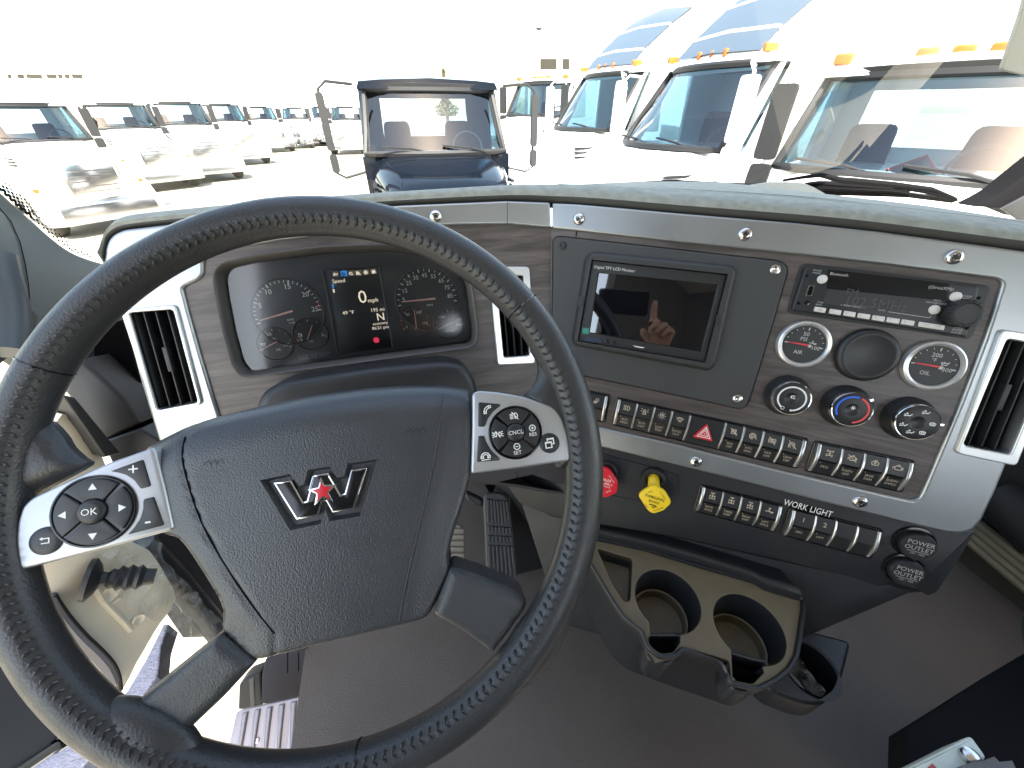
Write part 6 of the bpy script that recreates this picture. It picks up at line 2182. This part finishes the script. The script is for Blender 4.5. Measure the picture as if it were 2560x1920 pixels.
    # chassis, tank
    put('chassis', MB().box(-.42, .42, -1.5, 5.2, .55, .82), T_TRIM)
    put('fuel_tank', MB().tube([(-.85, .3, .72), (-.85, 1.7, .72)], .30, 18).tube([(.85, .3, .72), (.85, 1.7, .72)], .30, 18), T_CHROME)
    for s in (-1, 1):
        for wy in (3.6, 4.85):
            t_ = MB().lathe([(.28, -.28), (.50, -.28), (.52, -.2), (.52, .2), (.50, .28), (.28, .28)], 0, 0, 28)
            t_.v = [(s * .88 + z, wy + x, .52 + y) for x, y, z in t_.v]
            put('wheel', t_, T_TYRE)
    if aero:
        rs = []
        for y, z, w in ((ty + .02, tp + .10, .92), (ty + .25, tp + .32, .92), (ty + .75, 3.46, .95), (ty + 1.3, 3.78, .98), (1.75 + .5, 3.92, 1.02)):
            rs.append([(-w, y + .10, tp), (-w, y + .08, z - .16), (-w * .72, y - .02, z), (0, y - .10, z + .02), (w * .72, y - .02, z), (w, y + .08, z - .16), (w, y + .10, tp)])
        put('roof_fairing', MB().rings([r[::-1] for r in rs], True, True), paint, 50)
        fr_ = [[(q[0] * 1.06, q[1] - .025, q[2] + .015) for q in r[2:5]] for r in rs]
        put('fairing_front', MB().rings([r[::-1] for r in fr_], False, False, closed=False), T_SKYTINT, 50)  # sheet over the white loft that carries the painted sky reflection
        put('sleeper', MB().box(-1.04, 1.04, 1.75, 3.6, .85, 3.9), paint)
        rib = []
        for k, z in enumerate((.22, .5)):
            i0 = rs[1 + k]
            put('fairing_rib', MB().tube([(q[0] * 1.005, q[1] - .02, q[2] + .005) for q in i0[1:-1]], .03, 6), paint)
    return P


PROTO = {}


def truck(key, paint, kind, name, label, px, d, yaw, ref=(0, .45, 2.72), group='white trucks parked in the yard', cat='truck', scale=None):
    """the ref point of the truck stands where the photo pixel px looks, d metres deep"""
    r = ray(*px)
    w = CAM + r * d
    s = w.z / ref[2] if scale is None else scale
    t = bpy.data.objects.new(name, None)
    COL.objects.link(t)
    t.scale = (s, s, s)
    t.rotation_euler = (0, 0, yaw)
    off = Matrix.Rotation(yaw, 3, 'Z') @ Vector(ref) * s
    t.location = (w.x - off.x, w.y - off.y, 0)
    tag(t, label, cat, group)
    if key not in PROTO:
        PROTO[key] = t
        P = build_truck(paint, kind)
        last = {}
        for n, lst in P.items():
            for mb, m, smo, sub in lst:
                if sub == 'grille':
                    gy = -1.97 if kind == 'sleeper' else -1.70
                    mb.v = [(x, gy - z, y) for x, y, z in mb.v]
                    mb.f = [f[::-1] for f in mb.f]
                o = mesh_obj(n, mb, m, smo)
                par = t
                if n in ('grille_bars',):
                    par = last.get('grille', t)
                if n == 'wheel_rim':
                    par = last.get('wheel', t)
                if n == 'windshield_frame':
                    par = last.get('windshield', t)
                o.parent = par
                last[n] = o
    else:
        for ch in list(PROTO[key].children):
            copy_tree(ch, t)
    print('TRUCK', name, [round(v, 2) for v in t.location], round(s, 2))
    return t


A = R_(47)
truck('black', T_BLACK, 'day', 'black_truck', 'black conventional truck facing us just beyond the dash', (1075, 228), 5.6, YAWC, ref=(0, .40, 2.66), group=None)
truck('sleeper', T_WHITE, 'sleeper', 'sleeper_truck', 'white sleeper truck with tall roof fairing tinted by painted sky reflection beside the black truck', (1752, 172), 5.6, -R_(68), ref=(0, .42, 2.76), group='white sleeper trucks')
truck('sleeper', T_WHITE, 'sleeper', 'sleeper_truck', 'white sleeper truck with red roof lights, second behind the tall fairing', (1498, 190), 8.6, -R_(64), ref=(0, .42, 2.76), group='white sleeper trucks')
truck('white', T_WHITE, 'day', 'white_truck', 'white truck nearest on the right with amber roof lights and red edged card', (2385, 172), 3.35, -A, ref=(0, .40, 2.70))
truck('white', T_WHITE, 'day', 'white_truck', 'distant white truck just right of the black truck', (1352, 212), 13.0, -A + .1, ref=(0, .40, 2.66))
B = R_(42)
for px, d, lab in (((45, 264), 9.4, 'white truck nearest on the left with its big front tyre by the pillar'), ((288, 262), 14.6, 'white truck second from the left with a bright bumper plate'), ((437, 258), 16.5, 'white truck third from the left with a chrome grille'),
                   ((548, 262), 21.5, 'white truck fourth in the left row'), ((645, 268), 28.0, 'white truck at the far end of the left row')):
    truck('chrome', T_WHITE, 'chrome', 'white_truck', lab, px, d, R_(60) if px[0] < 100 else (R_(54) if px[0] < 300 else R_(46)), ref=(0, .40, 2.68))
for px, d, lab, yw in (((735, 270), 31.0, 'far white truck with an open chassis left of centre', R_(10)), ((800, 268), 33.0, 'far white truck left of the black truck mirror', R_(5)), ((862, 268), 27.0, 'far white truck seen between mirror and cab of the black truck', R_(8))):
    truck('chrome', T_WHITE, 'chrome', 'white_truck', lab, px, d, yw, ref=(0, .40, 2.68))

# red edged card behind the right truck's windshield
r0 = CAM + ray(*cC((1610, 960))[0]) * 4.42
cdp = [CAM + ray(*p) * k for p, k in zip(cC((1610, 958), (1715, 1130), (1560, 1105), (1370, 1045)), (3.50, 3.50, 3.50, 3.50))]
cd_ = Thing('warning_card', 'grey triangular card with a red edge behind the right truck windshield', 'card', None, cdp[0])
cd_.part('sheet', MB().add([tuple(v) for v in cdp] + [tuple(v + Vector((0, .01, 0))) for v in cdp], [(0, 3, 2, 1), (4, 5, 6, 7), (0, 1, 5, 4), (1, 2, 6, 5), (2, 3, 7, 6), (3, 0, 4, 7)]), mat('card_grey', (.045, .042, .036), .8))
cd_.part('red_edge', MB().tube([tuple(cdp[3]), tuple(cdp[0]), tuple(cdp[1])], .014, 6), mat('card_red', (.28, .02, .012), .6))


# buildings, lamp post and tree far behind
def building(name, label, px0, px1, d, h, wins, m):
    a, b = CAM + ray(*px0) * d, CAM + ray(*px1) * d
    u = (b - a)
    u.z = 0
    L = u.length
    u.normalize()
    n = Vector((-u.y, u.x, 0))
    if n.y < 0:
        n = -n
    fr = Frame(u, Vector((0, 0, 1)), u.cross(Vector((0, 0, 1))), Vector((a.x, a.y, 0)))
    t = Thing(name, label, 'building', fr, (L / 2, 0, 0))
    t.part('wall', MB().box(0, L, 0, h, -14, 0), m)
    t.part('roof', MB().box(-.3, L + .3, h, h + .4, -14.3, .3), m)
    for w in wins:
        q = fr.P(w)
        f = t.part('window', MB().frame(offset(ccw(q), -.10), [ccw(q)], -.05, .06), mat('window_frame', (.5, .48, .42), .6))
        t.part('pane', MB().flat(q, .02), mat('far_pane', (.035, .033, .026), .6, spec=.1), f)


MB_W = mat('pale_building', (.74, .72, .68), .8)
building('warehouse', 'white warehouse with two brown windows behind the sleeper trucks', (1320, 250), (1900, 250), 45, 12.5, [cB((1352, 362), (1455, 362), (1455, 428), (1352, 428)), cB((1490, 362), (1532, 362), (1532, 428), (1490, 428))], MB_W)
wl_ = []
for x0, x1 in ((45, 72), (105, 150), (160, 260), (285, 350), (355, 385), (395, 430), (440, 508)):
    wl_.append(cA((x0, 455), (x1, 458), (x1 + 4, 486), (x0 + 8, 480)))
building('depot', 'pale depot with a high row of dark windows far on the left', (-500, 262), (1000, 262), 48, 8.2, wl_, MB_W)
lp = CAM + ray(1345, 72) * 40
lt_ = Thing('lamp_post', 'thin lamp post in front of the white warehouse', 'lamp post', None, (lp.x, lp.y, 0))
lt_.part('pole', MB().tube([(lp.x, lp.y, 0), (lp.x, lp.y, lp.z)], .06, 8), mat('pole_grey', (.45, .45, .42), .6))
lt_.part('lamp_head', MB().ball((lp.x + .1, lp.y, lp.z), (.38, .2, .12)), T_TRIM)
q0, q1 = CAM + ray(*cB((1455, 140))[0]) * 39, CAM + ray(*cB((1535, 185))[0]) * 39
lt_.part('stay_arm', MB().tube([tuple(q0), tuple(q1)], .05, 6), T_TRIM)
lt_.part('stay_arm', MB().tube([tuple(q1), (lp.x, lp.y, q1.z - .4)], .03, 6), MATS['pole_grey'])
tp_ = CAM + ray(1108, 172) * 45
tr = Thing('tree', 'tall narrow tree whose tip shows above the black truck', 'tree', None, (tp_.x, tp_.y, 0))
tr.part('trunk', MB().tube([(tp_.x, tp_.y, 0), (tp_.x + .1, tp_.y, tp_.z * .5), (tp_.x, tp_.y, tp_.z - .3)], [.22, .15, .04], 8), mat('bark', (.12, .09, .06), .9))
lv = MB()
random.seed(5)
for i in range(1500):
    z = random.uniform(tp_.z * .3, tp_.z)
    k = (tp_.z - z) / (tp_.z * .7)
    r = (.15 + 1.1 * k) * math.sqrt(random.random()) * (1 + .4 * math.sin(z * 3))
    a = random.uniform(0, 6.283)
    c = Vector((tp_.x + r * math.cos(a), tp_.y + r * math.sin(a), z))
    e1_ = Vector((random.gauss(0, 1), random.gauss(0, 1), random.gauss(0, 1))).normalized() * .16
    e2_ = e1_.orthogonal().normalized() * .09
    lv.add([tuple(c - e1_), tuple(c + e2_), tuple(c + e1_), tuple(c - e2_)], [(0, 1, 2, 3)])
tr.part('crown', lv, mat('leaves', (.10, .085, .03), .7), kind='stuff')

# ================================================================ the photographer's hand and phone (seen mirrored in the dark monitor)
ph = Thing('phone', 'black phone held up at the eye point, mirrored in the monitor', 'phone', None, CAM + Vector((0, -.02, 0)))
PHN = (-STACK.N * .45 + Vector((0, .813, -.582)) * .55).normalized()
pr_ = PHN.cross(Vector((0, 0, 1))).normalized()
pu_ = pr_.cross(PHN)
pc = CAM - PHN * .012 - pr_ * .062 - pu_ * .012
ph.part('body', MB().add(*(lambda m_: ([tuple(pc + pr_ * x + pu_ * y + PHN * z) for x, y, z in m_.v], m_.f))(MB().prism(rnd(rect(0, 0, .150, .074), .010, 4), -.008, 0, .002, 2, bottom=True))), M_GLOSS)
M_SKIN = mat('skin', (.50, .27, .18), .5, var=(60, .10), bump=('noise', 300, .15, .001))
HO = CAM + pr_ * .052 - pu_ * .086 - PHN * .010 + Vector((0, -.026, 0))                  # middle of the palm
hx, hy, hz = -pr_, pu_, PHN                                      # across, up, towards the dash


def hp3(x, y, z):
    return HO + hx * x + hy * y + hz * z


sk = bpy.data.meshes.new('hand')
V, Ed, Rad = [], [], []


def chain(pts, rad, root=None):
    last = root
    for p_, r_ in zip(pts, rad):
        V.append(tuple(hp3(*p_)))
        Rad.append(r_)
        if last is not None:
            Ed.append((last, len(V) - 1))
        last = len(V) - 1
    return last


chain([(0, -.045, -.004), (0, -.015, 0)], [.026, .030])
palm = 1
chain([(-.010, -.10, -.012), (-.02, -.18, -.03)], [.024, .030], 0)                     # wrist and forearm
k0 = chain([(.022, .022, .002)], [.015], palm)
chain([(.027, .050, .004), (.028, .076, .003), (.027, .097, .001)], [.0095, .0085, .0068], k0)          # index points up
for i, (x, y, z, l) in enumerate(((.006, .024, .004, 1.0), (-.012, .020, .005, .95), (-.028, .010, .005, .8))):
    kk = chain([(x, y, z)], [.0125], palm)
    chain([(x + .004, y + .014 * l, z + .022 * l), (x + .012, y + .002, z + .034 * l), (x + .020, y - .012, z + .026 * l)], [.0098, .0090, .0076], kk)
chain([(.030, -.018, .008), (.046, -.002, .018), (.052, .016, .022)], [.0145, .0115, .0090], palm)      # thumb leaves the side of the palm
sk.from_pydata(V, Ed, [])
ho = bpy.data.objects.new('hand', sk)
COL.objects.link(ho)
md = ho.modifiers.new('skin', 'SKIN')
for i, sv in enumerate(sk.skin_vertices[0].data):
    sv.radius = (Rad[i], Rad[i])
    sv.use_root = i == 1
sb_ = ho.modifiers.new('smooth', 'SUBSURF')
sb_.levels = sb_.render_levels = 2
dg = bpy.context.evaluated_depsgraph_get()
me = bpy.data.meshes.new_from_object(ho.evaluated_get(dg))
bpy.data.objects.remove(ho)
me.name = 'hand'
me.materials.clear()
me.materials.append(M_SKIN)
me.shade_smooth()
ho = bpy.data.objects.new('hand', me)
COL.objects.link(ho)
tag(ho, 'hand with raised index finger holding the phone, mirrored in the monitor', 'hand')
